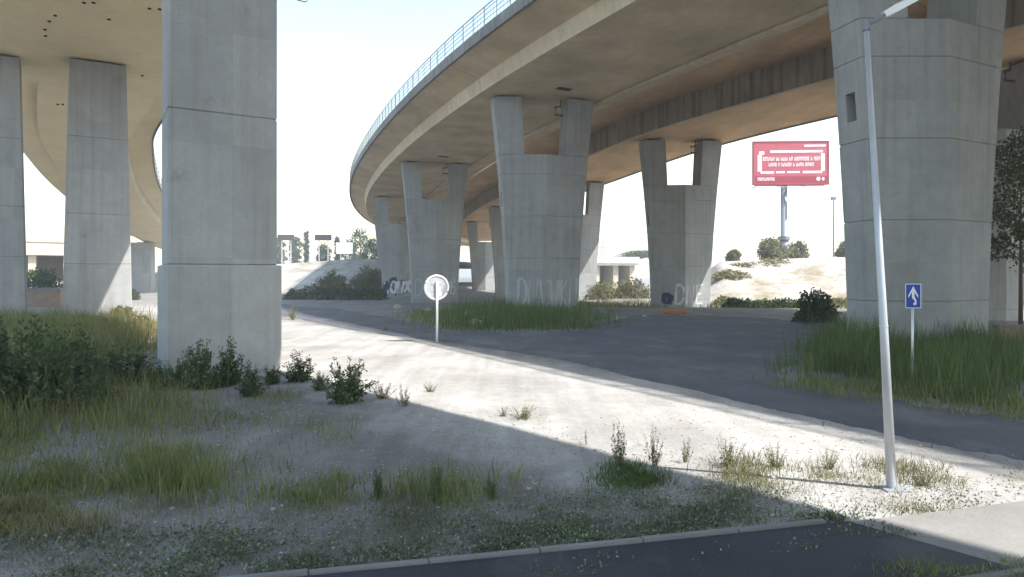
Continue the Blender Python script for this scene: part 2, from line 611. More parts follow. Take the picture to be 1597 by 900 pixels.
prof2 = [(-4.5, 0), (-4.6, 0.08), (-4.6, 2.1), (-9.7, 2.3), (-9.7, 2.55), (8.5, 2.3), (8.5, 2.0), (4.9, 1.5), (4.6, 0)]
mi2 = [1, 2, 0, 1, 1, 1, 0, 1, 0]
j2 = [A2.nearest(*p) for p in ((58, -11), (41.5, 15.5), (27.6, 39), (15.4, 60.7), (7.7, 84), (-0.2, 110), (-5.5, 137), (-9, 165))]
cuts = [0] + j2 + [len(A2.p) - 1]
for a, b_ in zip(cuts, cuts[1:]):
    sweep(A2, a, b_, prof2, mi2, [M['soffit_warm'], M['web'], M['stain']], "girder_span", deck2)
edge_panels(A2, 2, len(A2.p) - 2, 8.48, 8.66, 1.9, 2.55, deck2, 4.0)
railing(A2, 2, len(A2.p) - 2, 8.56, 2.55, 1.1, deck2, 4.0, (0.5, 1.0))
rail_line(A2, j2[1], j2[6], 4.45, -0.08, 0.06, "drain_pipe", M['pipe'], deck2)

k0 = A3.nearest(-24.5, 50.7)
near3 = [(-13.4, 0), (-13.5, 1.1), (-15.2, 1.5), (-15.2, 1.8), (0, 1.8), (0, 1.5), (-2.2, 1.1), (-2.3, 0)]
far3 = [(-9.4, 0), (-9.45, 1.25), (-12.6, 1.6), (-12.6, 1.9), (0, 1.9), (0, 1.5), (-2.2, 1.1), (-2.3, 0)]
mi3 = [2, 0, 1, 1, 1, 0, 1, 0]
c3 = [0, A3.nearest(16.8, 0.85), A3.nearest(-1.5, 20.3)]
for a, b_ in zip(c3, c3[1:]):
    sweep(A3, a, b_, far3, mi3, [M['soffit_pale'], M['web'], M['stain']], "girder_span", deck3)
for a, b_ in ((c3[-1], k0),):
    sweep(A3, a, b_, near3, mi3, [M['soffit_pale'], M['web'], M['stain']], "girder_span", deck3)
c3 = [k0, A3.nearest(-41, 76), A3.nearest(-53, 106), len(A3.p) - 1]
for a, b_ in zip(c3, c3[1:]):
    sweep(A3, a, b_, far3, mi3, [M['soffit_pale'], M['web'], M['stain']], "girder_span", deck3)
edge_panels(A3, 20, len(A3.p) - 2, -0.02, 0.16, 1.4, 2.05, deck3, 2.0)
railing(A3, 20, len(A3.p) - 2, 0.07, 2.05, 1.1, deck3, 2.0, (0.5, 1.0))
vent_me = MB().tube([(0, 0, -0.04), (0, 0, 0.1)], 0.085, 10).mesh("vent_hole", M['dark'])
for px, py in ((131, 4), (146, 4), (233, 13), (249, 14), (77, 33), (86, 24), (70, 46), (71, 56), (90, 163), (98, 163), (222, 118), (170, 30)):
    d = 13.0 * F / (HOR - py)
    ob("vent_hole", vent_me, deck3, at(px, py, d))
for px in (474, 522):
    best = min(range(len(A3.p)), key=lambda i: abs((A3.pt(i, 0, 0).x / max(A3.pt(i, 0, 0).y, 0.1)) * F + 798.5 - px) if A3.p[i].y > 5 else 9e9)
    q = [A3.pt(best, o, z) for o, z in ((-1.4, 1.05), (-1.4, 0.25), (-1.0, -0.25), (-0.25, -0.52), (0.1, -0.52), (0.3, -0.28))]
    MB().tube(q, 0.045, 8).build("drain_spout", M['rail'], deck3, True)


# ------------------------------------------------------------------ piers
PH = 15.2          # pier height
def hw(z):
    return 2.5 + 1.15 * max(0.0, z / PH) ** 1.5

def vf(u, z):       # half thickness at u
    return 0.75 + 0.72 * (1 - min(1.0, abs(u) / hw(z)))

LIFTS = [-1.2, 0.92, 3.87, 6.82, 9.77, 11.15]
SLOT = 1.5

def pier_lift(z0, z1, u0f, u1f, name, pocket=False):
    """one pour of the pier between z0 and z1, edges chamfered so that the joint reads as a groove"""
    c = 0.04
    levels = [(z0, c), (z0 + 0.04, 0), (z0 + (z1 - z0) * 0.5, 0), (z1 - 0.04, 0), (z1, c)]
    bm = bmesh.new()
    rings = []
    for z, inset in levels:
        ua, ub = u0f(z), u1f(z)
        us = [ua + inset]
        us += [u for u in (0.0,) if ua < u < ub]
        us += [ub - inset]
        ring = [bm.verts.new((u, -(vf(u, z) - inset), z)) for u in us] + [bm.verts.new((u, vf(u, z) - inset, z)) for u in reversed(us)]
        rings.append(ring)
    n = len(rings[0])
    for r0, r1 in zip(rings, rings[1:]):
        for k in range(n):
            bm.faces.new((r0[k], r0[(k + 1) % n], r1[(k + 1) % n], r1[k]))
    bm.faces.new(list(reversed(rings[0])))
    bm.faces.new(rings[-1])
    bmesh.ops.recalc_face_normals(bm, faces=bm.faces)
    me = bpy.data.meshes.new(name)
    bm.to_mesh(me)
    bm.free()
    me.materials.append(M['pier'])
    if pocket:
        zc = 8.15
        cut = MB().box(-4.5, -hw(zc) + 0.55, -0.24, 0.24, zc - 0.55, zc + 0.5).mesh("cut", M['pier'])
        oc = ob("cutter", cut); oo = ob("lift_tmp", me)
        md = oo.modifiers.new("b", 'BOOLEAN'); md.operation = 'DIFFERENCE'; md.object = oc; md.solver = 'EXACT'
        dg = bpy.context.evaluated_depsgraph_get()
        me2 = bpy.data.meshes.new_from_object(oo.evaluated_get(dg))
        me2.name = name
        bpy.data.objects.remove(oo); bpy.data.objects.remove(oc)
        me = me2
    return me

pier_parts = []
for k, (a, b_) in enumerate(zip(LIFTS, LIFTS[1:])):
    pier_parts.append(("concrete_lift", pier_lift(a, b_, lambda z: -hw(z), lambda z: hw(z), "concrete_lift", pocket=(k == 3))))
pier_parts.append(("prong", pier_lift(11.15, PH, lambda z: -hw(z), lambda z: -SLOT - 0.05 * (z - 11), "prong")))
pier_parts.append(("prong", pier_lift(11.15, PH, lambda z: SLOT + 0.05 * (z - 11), lambda z: hw(z), "prong")))
for sg in (-1, 1):
    pier_parts.append(("bearing", MB().box(sg * 2.6 - 0.45, sg * 2.6 + 0.45, -0.5, 0.5, PH, PH + 0.16).mesh("bearing", M['rubber'])))
pier_parts.append(("drain_pipe", MB().tube([(1.35, -0.2, PH + 0.1), (1.35, -0.2, PH - 0.35), (0.9, -0.35, PH - 0.45), (0.9, -0.35, PH - 1.0), (1.45, -0.4, PH - 1.05)], 0.075, 8).mesh("drain_pipe", M['pipe'], True)))

YAW = math.radians(9)
def pier(x, y, soffit, label, yaw=YAW):
    t = thing("bridge_pier", label, "bridge pier", (x, y, soffit - 0.16 - PH), yaw, "forked bridge piers")
    for nm, me in pier_parts:
        ob(nm, me, t)
    return t

p_near = pier(15.5, 25.5, 16.0, "huge nearest forked concrete pier behind the lamp post and tall grass", math.radians(13))
p_mid = pier(2.15, 48, 15.2, "forked pier in the middle with green grass along its foot", math.radians(10))
p_3 = pier(-8.6, 74, 15.0, "forked pier behind the round sign, graffiti along its base", math.radians(14))
p_4 = pier(-16.9, 100, 14.3, "far forked pier at the deck bend with white and blue graffiti", math.radians(10))
pier(-22.5, 127, 13.6, "farthest forked pier of the curving deck, mostly hidden by others", math.radians(5))
p_r0 = pier(27.7, 39, 15.0, "forked pier partly hidden behind the huge nearest pier", math.radians(5))
p_r1 = pier(15.3, 60.7, 14.8, "forked pier standing alone left of the red billboard", math.radians(4))
pier(7.9, 84, 14.3, "forked pier half hidden behind the middle pier, sunlit foot", math.radians(4))
pier(-0.2, 110, 13.9, "distant forked pier peeping out beside the middle pier", math.radians(8))
pier(-5.6, 137, 13.6, "most distant forked pier with blue paint at its foot", math.radians(8))


def pillar(x, y, yaw, w, t, top, label, joints, plinth=None, taper=0.0):
    o = thing("bridge_pillar", label, "bridge pillar", (x, y, 0), yaw, "square bridge pillars")
    zs = [-1.0] + joints + [top]
    for a, b_ in zip(zs, zs[1:]):
        def half(z, base):
            return base + taper * (1 - max(0, z) / top)
        c = 0.035
        grow = plinth[1] if plinth and b_ <= plinth[0] + 1e-6 else 0.0
        bm = bmesh.new()
        rings = []
        for z, ins in ((a, c), (a + 0.03, 0), (b_ - 0.03, 0), (b_, c)):
            hx, hy = half(z, w / 2) + grow - ins, half(z, t / 2) + grow - ins
            e = 0.06
            rings.append([bm.verts.new((px_, py_, z)) for px_, py_ in ((-hx + e, -hy), (hx - e, -hy), (hx, -hy + e), (hx, hy - e), (hx - e, hy), (-hx + e, hy), (-hx, hy - e), (-hx, -hy + e))])
        for r0, r1 in zip(rings, rings[1:]):
            for k in range(8):
                bm.faces.new((r0[k], r0[(k + 1) % 8], r1[(k + 1) % 8], r1[k]))
        bm.faces.new(list(reversed(rings[0]))); bm.faces.new(rings[-1])
        me = bpy.data.meshes.new("concrete_lift")
        bm.to_mesh(me); bm.free()
        me.materials.append(M['pillar'])
        ob("concrete_lift", me, o)
    MB().box(-0.6, 0.6, -0.5, 0.5, top, top + 0.1).build("bearing", M['rubber'], o)
    return o

# big pillar: its front corners stand at (-8.6, 16.67) and (-6.35, 18.05)
ya = math.atan2(1.38, 2.25)
fc = Vector((-7.475, 17.36)); bk = Vector((-math.sin(ya), math.cos(ya)))
p0 = fc + bk * 1.05
pillar(p0.x, p0.y, ya, 2.64, 2.1, 15.4, "thick square pillar nearest the camera on a wider plinth, weeds around it", [2.78, 6.72, 10.7], (2.78, 0.1))
pillar(-25.55, 41.2, math.radians(31), 2.95, 2.2, 15.4, "square pillar further back with a sunlit lower corner", [3.2, 6.2, 10.8], None, 0.32)
pillar(-31.0, 39.6, math.radians(35), 2.95, 2.2, 15.4, "square pillar cut by the frame behind the weeds", [3.6, 6.6, 10.6], None, 0.32)
pillar(-65.2, 117.5, math.radians(15), 3.6, 2.4, 8.3, "distant short pillar seen beside the thick plinth pillar", [3.0])


# ------------------------------------------------------------------ paint on the piers
M['paint_white'] = plain("white_spray_paint", (0.62, 0.64, 0.66), 0.8, 0, 0.2, 5)
M['paint_navy'] = plain("navy_spray_paint", (0.03, 0.04, 0.10), 0.8, 0, 0.2, 5)
M['paint_faint'] = plain("faded_pale_spray_paint", (0.43, 0.46, 0.48), 0.9, 0, 0.15, 5)
M['paint_lilac'] = plain("faded_lilac_spray_paint", (0.42, 0.41, 0.46), 0.9, 0, 0.15, 5)
M['paint_blue'] = plain("blue_spray_paint", (0.06, 0.11, 0.28), 0.8, 0, 0.2, 5)
def arc(cx, cz, rx, rz, a0, a1, n=8):
    return [(cx + rx * math.cos(math.radians(a0 + (a1 - a0) * k / n)), cz + rz * math.sin(math.radians(a0 + (a1 - a0) * k / n))) for k in range(n + 1)]
GLYPH = {
    'D': [[(0.08, 0), (0.08, 1)], [(0.08, 1)] + arc(0.3, 0.5, 0.6, 0.5, 85, -85) + [(0.08, 0)]],
    'N': [[(0.05, 0), (0.1, 1), (0.75, 0.05), (0.85, 1)]],
    'V': [[(0, 1), (0.4, 0), (0.8, 1)]],
    'W': [[(0, 1), (0.22, 0), (0.45, 0.75), (0.65, 0), (0.9, 1)]],
    'E': [[(0.8, 1), (0.1, 0.95), (0.1, 0.02), (0.8, 0)], [(0.1, 0.5), (0.65, 0.52)]],
    'O': [arc(0.45, 0.5, 0.4, 0.48, 0, 360, 14)],
    'X': [[(0, 0), (0.8, 1)], [(0.05, 0.95), (0.85, 0)]],
    'S': [[(0.8, 0.85)] + arc(0.45, 0.75, 0.32, 0.24, 40, 260, 7) + arc(0.45, 0.26, 0.34, 0.25, 80, -150, 7)],
    'P': [[(0.1, 0), (0.1, 1)], [(0.1, 1)] + arc(0.35, 0.73, 0.4, 0.27, 85, -85, 6) + [(0.1, 0.46)]],
    'K': [[(0.1, 0), (0.1, 1)], [(0.75, 1), (0.12, 0.45), (0.8, 0)]],
}
def graffiti(pr, word, u0, z0, lw, lh, width, mat, lift=0.006, label=None, lean=0.1):
    mb = MB()
    for k, ch in enumerate(word):
        dz = random.uniform(-0.06, 0.06) * lh
        for line in GLYPH.get(ch, []):
            pts = [(u0 + (k + x * 0.92 + lean * z) * lw, z0 + dz + z * lh) for x, z in line]
            L, R = [], []
            for i, p in enumerate(pts):
                a, b_ = pts[max(i - 1, 0)], pts[min(i + 1, len(pts) - 1)]
                t = Vector((b_[0] - a[0], b_[1] - a[1])).normalized()
                w = width * random.uniform(0.25, 0.85)
                for S, sg in ((L, 1), (R, -1)):
                    uu, zz = p[0] - t.y * w * sg, p[1] + t.x * w * sg
                    S.append((uu, -(vf(uu, zz) + lift + 0.0006 * (k % 3)), zz))
            n = len(L)
            mb.add(L + R, [(i, i + 1, n + i + 1, n + i) for i in range(n - 1)])
    o = mb.build("graffiti", mat, pr)
    if label:
        o["label"] = label
    return o
graffiti(p_4, "XOWX", -2.4, 0.95, 1.05, 1.9, 0.75, M['paint_navy'], 0.005)
graffiti(p_4, "XOWX", -2.4, 1.0, 1.05, 1.8, 0.36, M['paint_white'], 0.012, "white bubble letters outlined in navy")
graffiti(p_3, "DSOKS", -2.3, 0.7, 0.95, 1.8, 0.16, M['paint_lilac'], 0.005, "faded lilac tags")
graffiti(p_3, "NWE", 0.2, 0.9, 0.7, 1.3, 0.1, M['paint_white'], 0.009)
graffiti(p_mid, "DNVWKN", -2.0, 0.55, 0.75, 1.85, 0.17, M['paint_faint'], 0.005, "faint tall pale letters")
graffiti(p_r1, "DNE", -0.9, 0.6, 0.95, 1.7, 0.17, M['paint_white'], 0.005, "pale outlined letters")
graffiti(p_r1, "O", -1.9, 0.55, 0.8, 0.8, 0.4, M['paint_navy'], 0.005)

# ------------------------------------------------------------------ vegetation builders
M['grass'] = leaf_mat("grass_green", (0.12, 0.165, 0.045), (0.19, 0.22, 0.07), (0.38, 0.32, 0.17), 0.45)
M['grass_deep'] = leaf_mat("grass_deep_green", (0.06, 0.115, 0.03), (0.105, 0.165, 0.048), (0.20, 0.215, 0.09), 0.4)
M['grass_dry'] = leaf_mat("grass_dry", (0.26, 0.22, 0.11), (0.18, 0.17, 0.065), (0.10, 0.12, 0.04), 0.3)
M['clover'] = leaf_mat("ground_cover", (0.085, 0.11, 0.05), (0.15, 0.18, 0.10), (0.33, 0.33, 0.25), 0.25)
M['thatch'] = leaf_mat("withered_thatch", (0.16, 0.15, 0.10), (0.22, 0.20, 0.13), (0.11, 0.13, 0.07), 0.25)
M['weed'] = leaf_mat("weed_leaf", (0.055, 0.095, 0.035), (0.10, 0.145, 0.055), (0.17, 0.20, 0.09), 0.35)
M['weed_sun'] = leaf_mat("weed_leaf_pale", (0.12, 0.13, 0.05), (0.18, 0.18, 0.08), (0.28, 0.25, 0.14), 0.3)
M['shrub'] = leaf_mat("shrub_leaf", (0.035, 0.07, 0.028), (0.07, 0.11, 0.042), (0.12, 0.15, 0.07), 0.3)
M['olive'] = leaf_mat("olive_leaf", (0.11, 0.115, 0.05), (0.16, 0.16, 0.075), (0.22, 0.20, 0.11), 0.3)
M['tree'] = leaf_mat("tree_leaf", (0.035, 0.06, 0.02), (0.07, 0.095, 0.03), (0.13, 0.13, 0.04), 0.3)
M['far_leaf'] = leaf_mat("far_tree_leaf", (0.06, 0.085, 0.045), (0.10, 0.12, 0.065), None, 0.3)
M['stem'] = plain("stem", (0.12, 0.11, 0.05), 0.9)
M['bark'] = plain("bark", (0.10, 0.075, 0.05), 0.95, 0, 0.3, 12)


def blade_mesh(name, P, H, W, lean, mat):
    """P: n x 3 roots; one bent tapered blade each"""
    n = len(P)
    a = rng.uniform(0, 2 * np.pi, n)
    la = rng.uniform(0, 2 * np.pi, n)
    ln = lean * H * rng.uniform(0.2, 1.0, n)
    wx, wy = np.cos(a) * W / 2, np.sin(a) * W / 2
    lx, ly = np.cos(la) * ln, np.sin(la) * ln
    V = np.zeros((n, 5, 3))
    for k, (t, w, b_) in enumerate(((0, 1, 0), (0, -1, 0), (0.55, 0.8, 0.35), (0.55, -0.8, 0.35), (1.0, 0, 1.0))):
        V[:, k, 0] = P[:, 0] + wx * w + lx * b_
        V[:, k, 1] = P[:, 1] + wy * w + ly * b_
        V[:, k, 2] = P[:, 2] + H * t
    base = (np.arange(n) * 5)[:, None]
    me = bpy.data.meshes.new(name)
    me.vertices.add(n * 5)
    me.vertices.foreach_set("co", V.reshape(-1))
    loops = np.concatenate([base + np.array([[0, 1, 3, 2]]), base + np.array([[2, 3, 4]])], axis=1).reshape(-1)
    me.loops.add(n * 7)
    me.loops.foreach_set("vertex_index", loops.astype(np.int32))
    me.polygons.add(n * 2)
    starts = (np.arange(n)[:, None] * 7 + np.array([[0, 4]])).reshape(-1)
    me.polygons.foreach_set("loop_start", starts.astype(np.int32))
    me.materials.append(mat)
    me.update(calc_edges=True)
    me.validate()
    return me


def leaf_arrays(C, S, aspect=0.5, up=0.3):
    """diamond leaves at centres C (n x 3) of length S, random orientation"""
    n = len(C)
    d = rng.normal(size=(n, 3))
    d[:, 2] += up
    d /= np.linalg.norm(d, axis=1)[:, None]
    r = rng.normal(size=(n, 3))
    w = np.cross(d, r)
    w /= np.linalg.norm(w, axis=1)[:, None] + 1e-9
    S = np.asarray(S).reshape(-1, 1) * np.ones((n, 1))
    nn = np.cross(d, w) * S * 0.12
    V = np.stack([C, C + d * S * 0.5 + w * S * aspect * 0.5 + nn, C + d * S, C + d * S * 0.5 - w * S * aspect * 0.5 + nn], axis=1)
    return V


def quads_mesh(name, V, mat):
    n = len(V)
    me = bpy.data.meshes.new(name)
    me.vertices.add(n * 4)
    me.vertices.foreach_set("co", V.reshape(-1))
    me.loops.add(n * 4)
    me.loops.foreach_set("vertex_index", np.arange(n * 4, dtype=np.int32))
    me.polygons.add(n)
    me.polygons.foreach_set("loop_start", np.arange(0, n * 4, 4, dtype=np.int32))
    me.materials.append(mat)
    me.update(calc_edges=True)
    return me


def scatter(poly, n, falloff=None):
    """random ground points inside a quadrilateral given in photograph pixels, even over the ground"""
    G = [gd(*p) for p in poly]
    out = []
    while len(out) < n:
        u, v = random.random(), random.random()
        q = (G[0] * (1 - u) + G[1] * u) * (1 - v) + (G[3] * (1 - u) + G[2] * u) * v
        if falloff and random.random() > falloff(u, v, q):
            continue
        out.append((q.x, q.y, gz(q.x, q.y) - 0.01))
    return np.array(out)


def clump(u, v, q, s=0.9, lo=0.0, k=2.2):
    n = 0.5 + noise.noise(Vector((q.x * s, q.y * s, 9.1))) * 0.9 + noise.noise(Vector((q.x * s * 2.7, q.y * s * 2.7, 3.3))) * 0.45
    return max(lo, min(1.0, n)) ** k


def soft(u, v, q):
    e = min(u, 1 - u, 0.25) * 4 * min(min(v, 1 - v) * 5, 1)
    return max(0.05, e) * clump(u, v, q)


def grass_patch(poly, n, h, w, mat, label, lean=0.5, fall=soft, cat="grass", jit=None):
    P = scatter(poly, n, fall)
    jit = 0.02 * abs(P[:, 1].mean()) if jit is None else jit
    P[:, :2] += rng.normal(size=(n, 2)) * jit
    P[:, 2] = [gz(p[0], p[1]) - 0.01 for p in P]
    nz = np.array([0.4 + 1.25 * max(0, 0.45 + 0.8 * noise.noise(Vector((p[0] * 0.6, p[1] * 0.6, 2.2))) + 0.45 * noise.noise(Vector((p[0] * 2.1, p[1] * 2.1, 6.2)))) for p in P])
    H = h * rng.uniform(0.2, 1.0, n) ** 1.3 * nz
    W = w * rng.uniform(0.6, 1.3, n)
    return tag(ob("grass", blade_mesh("grass", P, H, W, lean, mat)), label, cat, kind="stuff")


def weed_meshes(seed, h=1.0, stems=9, spread=0.32, leaves=26, leaf=0.085, mat='weed', bare=0.1, tallvar=False):
    """an upright leafy weed one metre tall: (stem mesh, foliage mesh)"""
    rr = random.Random(seed)
    mb = MB(); C = []; S = []
    for k in range(stems):
        a = rr.uniform(0, 6.28); r = spread * rr.uniform(0.2, 1.0); hh = h * rr.uniform(0.45, 1.0) * (1.1 - (0.75 if tallvar else 0.4) * r / spread)
        b0 = Vector((math.cos(a) * r * 0.25, math.sin(a) * r * 0.25, -0.03)); tip = Vector((math.cos(a) * r, math.sin(a) * r, hh))
        mid = (b0 + tip) / 2 + Vector((rr.uniform(-0.04, 0.04), rr.uniform(-0.04, 0.04), 0.08 * hh))
        pts = [b0.lerp(mid, t * 2) if t < 0.5 else mid.lerp(tip, t * 2 - 1) for t in (0, 0.25, 0.5, 0.75, 1)]
        mb.tube(pts, [0.009, 0.008, 0.006, 0.004, 0.002], 4, False)
        for q in range(leaves):
            t = bare + (1 - bare) * rr.random()
            p = pts[min(3, int(t * 4))].lerp(pts[min(4, int(t * 4) + 1)], (t * 4) % 1)
            off = 0.11 * (1 - 0.6 * t) * rr.random()
            aa = rr.uniform(0, 6.28)
            C.append((p.x + math.cos(aa) * off, p.y + math.sin(aa) * off, p.z + rr.uniform(-0.02, 0.03)))
            S.append(leaf * (1.15 - 0.6 * t) * rr.uniform(0.6, 1.2))
    return mb.mesh("stem", M['stem']), quads_mesh("foliage", leaf_arrays(np.array(C), np.array(S), 0.42, 0.5), M[mat])


WEED = {}
for nm, kw in (('bushy', dict(stems=26, spread=0.46, leaves=48, leaf=0.10, mat='weed', tallvar=True)), ('bushy2', dict(stems=24, spread=0.44, leaves=50, leaf=0.095, mat='shrub', tallvar=True)),
               ('tall', dict(stems=20, spread=0.34, leaves=44, leaf=0.085, mat='weed')), ('pale', dict(stems=14, spread=0.4, leaves=34, leaf=0.085, mat='weed_sun', bare=0.15)),
               ('pale2', dict(stems=18, spread=0.6, leaves=30, leaf=0.085, mat='weed_sun', bare=0.05)), ('sprig', dict(stems=4, spread=0.16, leaves=16, leaf=0.08, mat='weed', bare=0.15))):
    WEED[nm] = weed_meshes(hash(nm) % 1000 if False else sum(map(ord, nm)), **kw)


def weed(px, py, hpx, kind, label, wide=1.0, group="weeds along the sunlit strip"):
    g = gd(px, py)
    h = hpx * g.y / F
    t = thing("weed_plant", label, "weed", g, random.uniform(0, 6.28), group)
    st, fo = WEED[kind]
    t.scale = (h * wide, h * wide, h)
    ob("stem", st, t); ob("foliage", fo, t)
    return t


def bush_mesh(seed, n, leaf, mat, lump=0.28, flat=1.0, aspect=0.55, hollow=0.35):
    """leaves through a lumpy half-ball of unit radius and unit height"""
    rr = np.random.default_rng(seed)
    C = []
    off = seed * 1.37
    while len(C) < n:
        v = rr.normal(size=3); v[2] = abs(v[2]) * flat; v /= np.linalg.norm(v)
        R = 0.82 + lump * (noise.noise(Vector((v[0] * 2.1 + off, v[1] * 2.1, v[2] * 2.1))) + 0.6 * noise.noise(Vector((v[0] * 5 + off, v[1] * 5, v[2] * 5))))
        r = R * (hollow + (1 - hollow) * rr.random() ** 0.45)
        p = v * r
        if noise.noise(Vector((p[0] * 3.1 + off, p[1] * 3.1, p[2] * 3.1 + 7))) < -0.22:
            continue
        C.append(p)
    C = np.array(C); C[:, 2] = np.maximum(C[:, 2], 0.0)
    return quads_mesh("foliage", leaf_arrays(C, leaf * rr.uniform(0.6, 1.3, len(C)), aspect, 0.2), M[mat])


def branch_mesh(seed, n=9):
    rr = random.Random(seed)
    mb = MB()
    for k in range(n):
        a = rr.uniform(0, 6.28); r = rr.uniform(0.25, 0.75); z = rr.uniform(0.3, 0.85)
        mb.tube([(0, 0, -0.05), (math.cos(a) * r * 0.35, math.sin(a) * r * 0.35, z * 0.5), (math.cos(a) * r, math.sin(a) * r, z)], [0.03, 0.02, 0.006], 5, False)
    return mb.mesh("branches", M['bark'])

BR = branch_mesh(3)
def bush(x, y, z, rx, ry, h, label, n=1500, leaf=0.12, mat='shrub', seed=1, group=None, name="bush", cat="bush", lump=0.28):
    t = thing(name, label, cat, (x, y, z), 0.0, group)
    t.scale = (rx, ry, h)
    ob("branches", BR, t)
    ob("foliage", bush_mesh(seed, n, leaf / ((rx + ry + h) / 3), mat, lump), t)
    return t


def tree(x, y, z, h, crown_w, label, n=1800, leaf=0.4, mat='far_leaf', seed=1, base=0.25, group="distant trees", lean=0.0, column=False, trunk=0.03):
    rr = random.Random(seed); r2 = np.random.default_rng(seed)
    t = thing("tree", label, "tree", (x, y, z), 0, group)
    mb = MB()
    mb.tube([(0, 0, -0.5), (lean * h * 0.3, 0, h * 0.35), (lean * h, 0, h * 0.85)], [trunk * h, trunk * h * 0.7, trunk * h * 0.15], 7)
    centres = []
    nb = 11 if not column else 16
    for k in range(nb):
        zt = h * (base + (1 - base) * (k + 0.5) / nb)
        a = k * 2.4 + rr.uniform(-0.4, 0.4)
        prof = math.sin(math.pi * min(0.98, 0.12 + 0.86 * (k + 0.5) / nb)) ** 0.7
        r = crown_w / 2 * prof * rr.uniform(0.35, 0.85) * (0.5 if column else 1)
        s = Vector((lean * zt, 0, zt - (0.08 if not column else 0.03) * h))
        e = Vector((lean * zt + math.cos(a) * r, math.sin(a) * r, zt))
        mb.tube([s, (s + e) / 2 + Vector((0, 0, 0.02 * h)), e], [trunk * h * 0.35, trunk * h * 0.22, trunk * h * 0.06], 5, False)
        centres.append((e, crown_w * rr.uniform(0.17, 0.27)))
    mb.build("trunk", M['bark'], t, True)
    C = []
    per = n // nb
    for c, r in centres:
        q = r2.normal(size=(per, 3)); q /= np.linalg.norm(q, axis=1)[:, None]
        q *= (r * r2.random(per) ** 0.4)[:, None]; q[:, 2] *= 0.8
        C.append(q + np.array(c))
    ob("crown", quads_mesh("crown", leaf_arrays(np.concatenate(C), leaf * r2.uniform(0.6, 1.3, per * nb), 0.6, 0.1), M[mat]), t)
    return t


# ------------------------------------------------------------------ far terrain and background
def ridge(name, label, foot, crest, back, n=40, mat='dirt_far', bumps=0.5):
    """a bank: three lines of (x, y, z), swept across and roughened"""
    def line(pts, t):
        k = min(len(pts) - 2, int(t * (len(pts) - 1)))
        f = t * (len(pts) - 1) - k
        return Vector(pts[k]).lerp(Vector(pts[k + 1]), f)
    rows = 14
    v, f = [], []
    for i in range(n + 1):
        t = i / n
        a, b_, c = line(foot, t), line(crest, t), line(back, t)
        for r in range(rows + 1):
            s = r / rows
            q = a.lerp(b_, s / 0.6) if s < 0.6 else b_.lerp(c, (s - 0.6) / 0.4)
            k = math.sin(math.pi * min(1, s / 0.62)) if s < 0.62 else 0.25
            w = noise.noise(q * 0.13) * bumps + noise.noise(q * 0.45) * bumps * 0.4
            v.append((q.x, q.y, q.z + w * k - (0.3 if s == 0 else 0)))
    for i in range(n):
        for r in range(rows):
            k = i * (rows + 1) + r
            f.append((k, k + rows + 1, k + rows + 2, k + 1))
    return tag(ob(name, me_from(name, v, f, [M[mat]], smooth_shade=True)), label, kind="structure")

def bank_mat():
    m, nt, b = new_mat("dry_bank", 0.95, 0, 0.1)
    p = pos(nt)
    c = ramp(nt, noise_n(nt, p, 0.25, 7, 0.65), [(0.36, (0.24, 0.195, 0.13)), (0.5, (0.36, 0.335, 0.29)), (0.66, (0.44, 0.425, 0.39))])
    c = mul(nt, c, ramp(nt, noise_n(nt, p, 1.6, 6, 0.7), [(0.3, 0.78), (0.6, 1.02)]))
    nt.links.new(c, b.inputs["Base Color"])
    bump(nt, b, noise_n(nt, p, 2.0, 6, 0.7), 0.6, 0.2)
    return m
M['dirt_far'] = bank_mat()

ridge("hillside", "pale dry bank below the red billboard",
      [(17, 70, -0.5), (22, 67, -0.5), (36, 64, -0.5), (60, 60, -0.5), (95, 55, -0.5)],
      [(21, 88, -0.2), (25.5, 82, 4.4), (41, 80, 4.9), (66, 76, 5.3), (105, 70, 5.6)],
      [(52, 165, -0.6), (54, 166, 4.9), (56, 165, 5.4), (90, 160, 5.8), (150, 150, 6.0)])
ridge("hillside", "dry bank with far trees beyond the road",
      [(-95, 118, -0.5), (-60, 116, -0.5), (-42, 113, -0.5), (-28, 110, -0.5), (-10, 112, -0.5)],
      [(-110, 150, 4.2), (-72, 146, 4.6), (-50, 142, 5.2), (-33, 138, 6.2), (-12, 140, 5.8)],
      [(-150, 300, 5.0), (-110, 300, 5.0), (-72, 300, 5.2), (-40, 300, 5.6), (0, 300, 5.6)])

# red billboard on a single steel mast
D = 100.0
bb = at(1225, 400, D); zt, zb = at(0, 222, D).z, at(0, 287, D).z
x0, x1 = at(1176, 0, D).x - bb.x, at(1289, 0, D).x - bb.x
bill = thing("billboard", "red billboard with white frame and lettering on a tall mast", "billboard", (bb.x, D, 4.9), math.radians(-3))
M['red'] = plain("red_poster", (0.44, 0.075, 0.10), 0.6, 0, 0.1, 0.5)
M['red_dark'] = plain("dark_red_poster", (0.30, 0.022, 0.045), 0.6, 0, 0.1, 0.5)
M['white_print'] = plain("white_print", (0.8, 0.72, 0.72), 0.6, 0, 0.06, 1)
M['steel_blue'] = plain("painted_steel", (0.21, 0.22, 0.245), 0.5, 0.2, 0.12, 2)
z0 = zb - 4.9; z1 = zt - 4.9
pan = MB().box(x0, x1, -0.2, 0.2, z0, z1).build("poster_panel", M['red'], bill)
MB().box(x0 + 0.15, x1 - 0.15, -0.215, -0.202, z0 + 0.12, z0 + 1.15).build("lower_band", M['red_dark'], pan)
fr = MB()
for a, b_, c, d_ in ((x0 - .15, x1 + .15, z0 - .15, z0 - .003), (x0 - .15, x1 + .15, z1 + .003, z1 + .15), (x0 - .15, x0 - .003, z0, z1), (x1 + .003, x1 + .15, z0, z1)):
    fr.box(a, b_, -0.26, 0.25, c, d_)
fr.build("frame", M['red_dark'], bill)
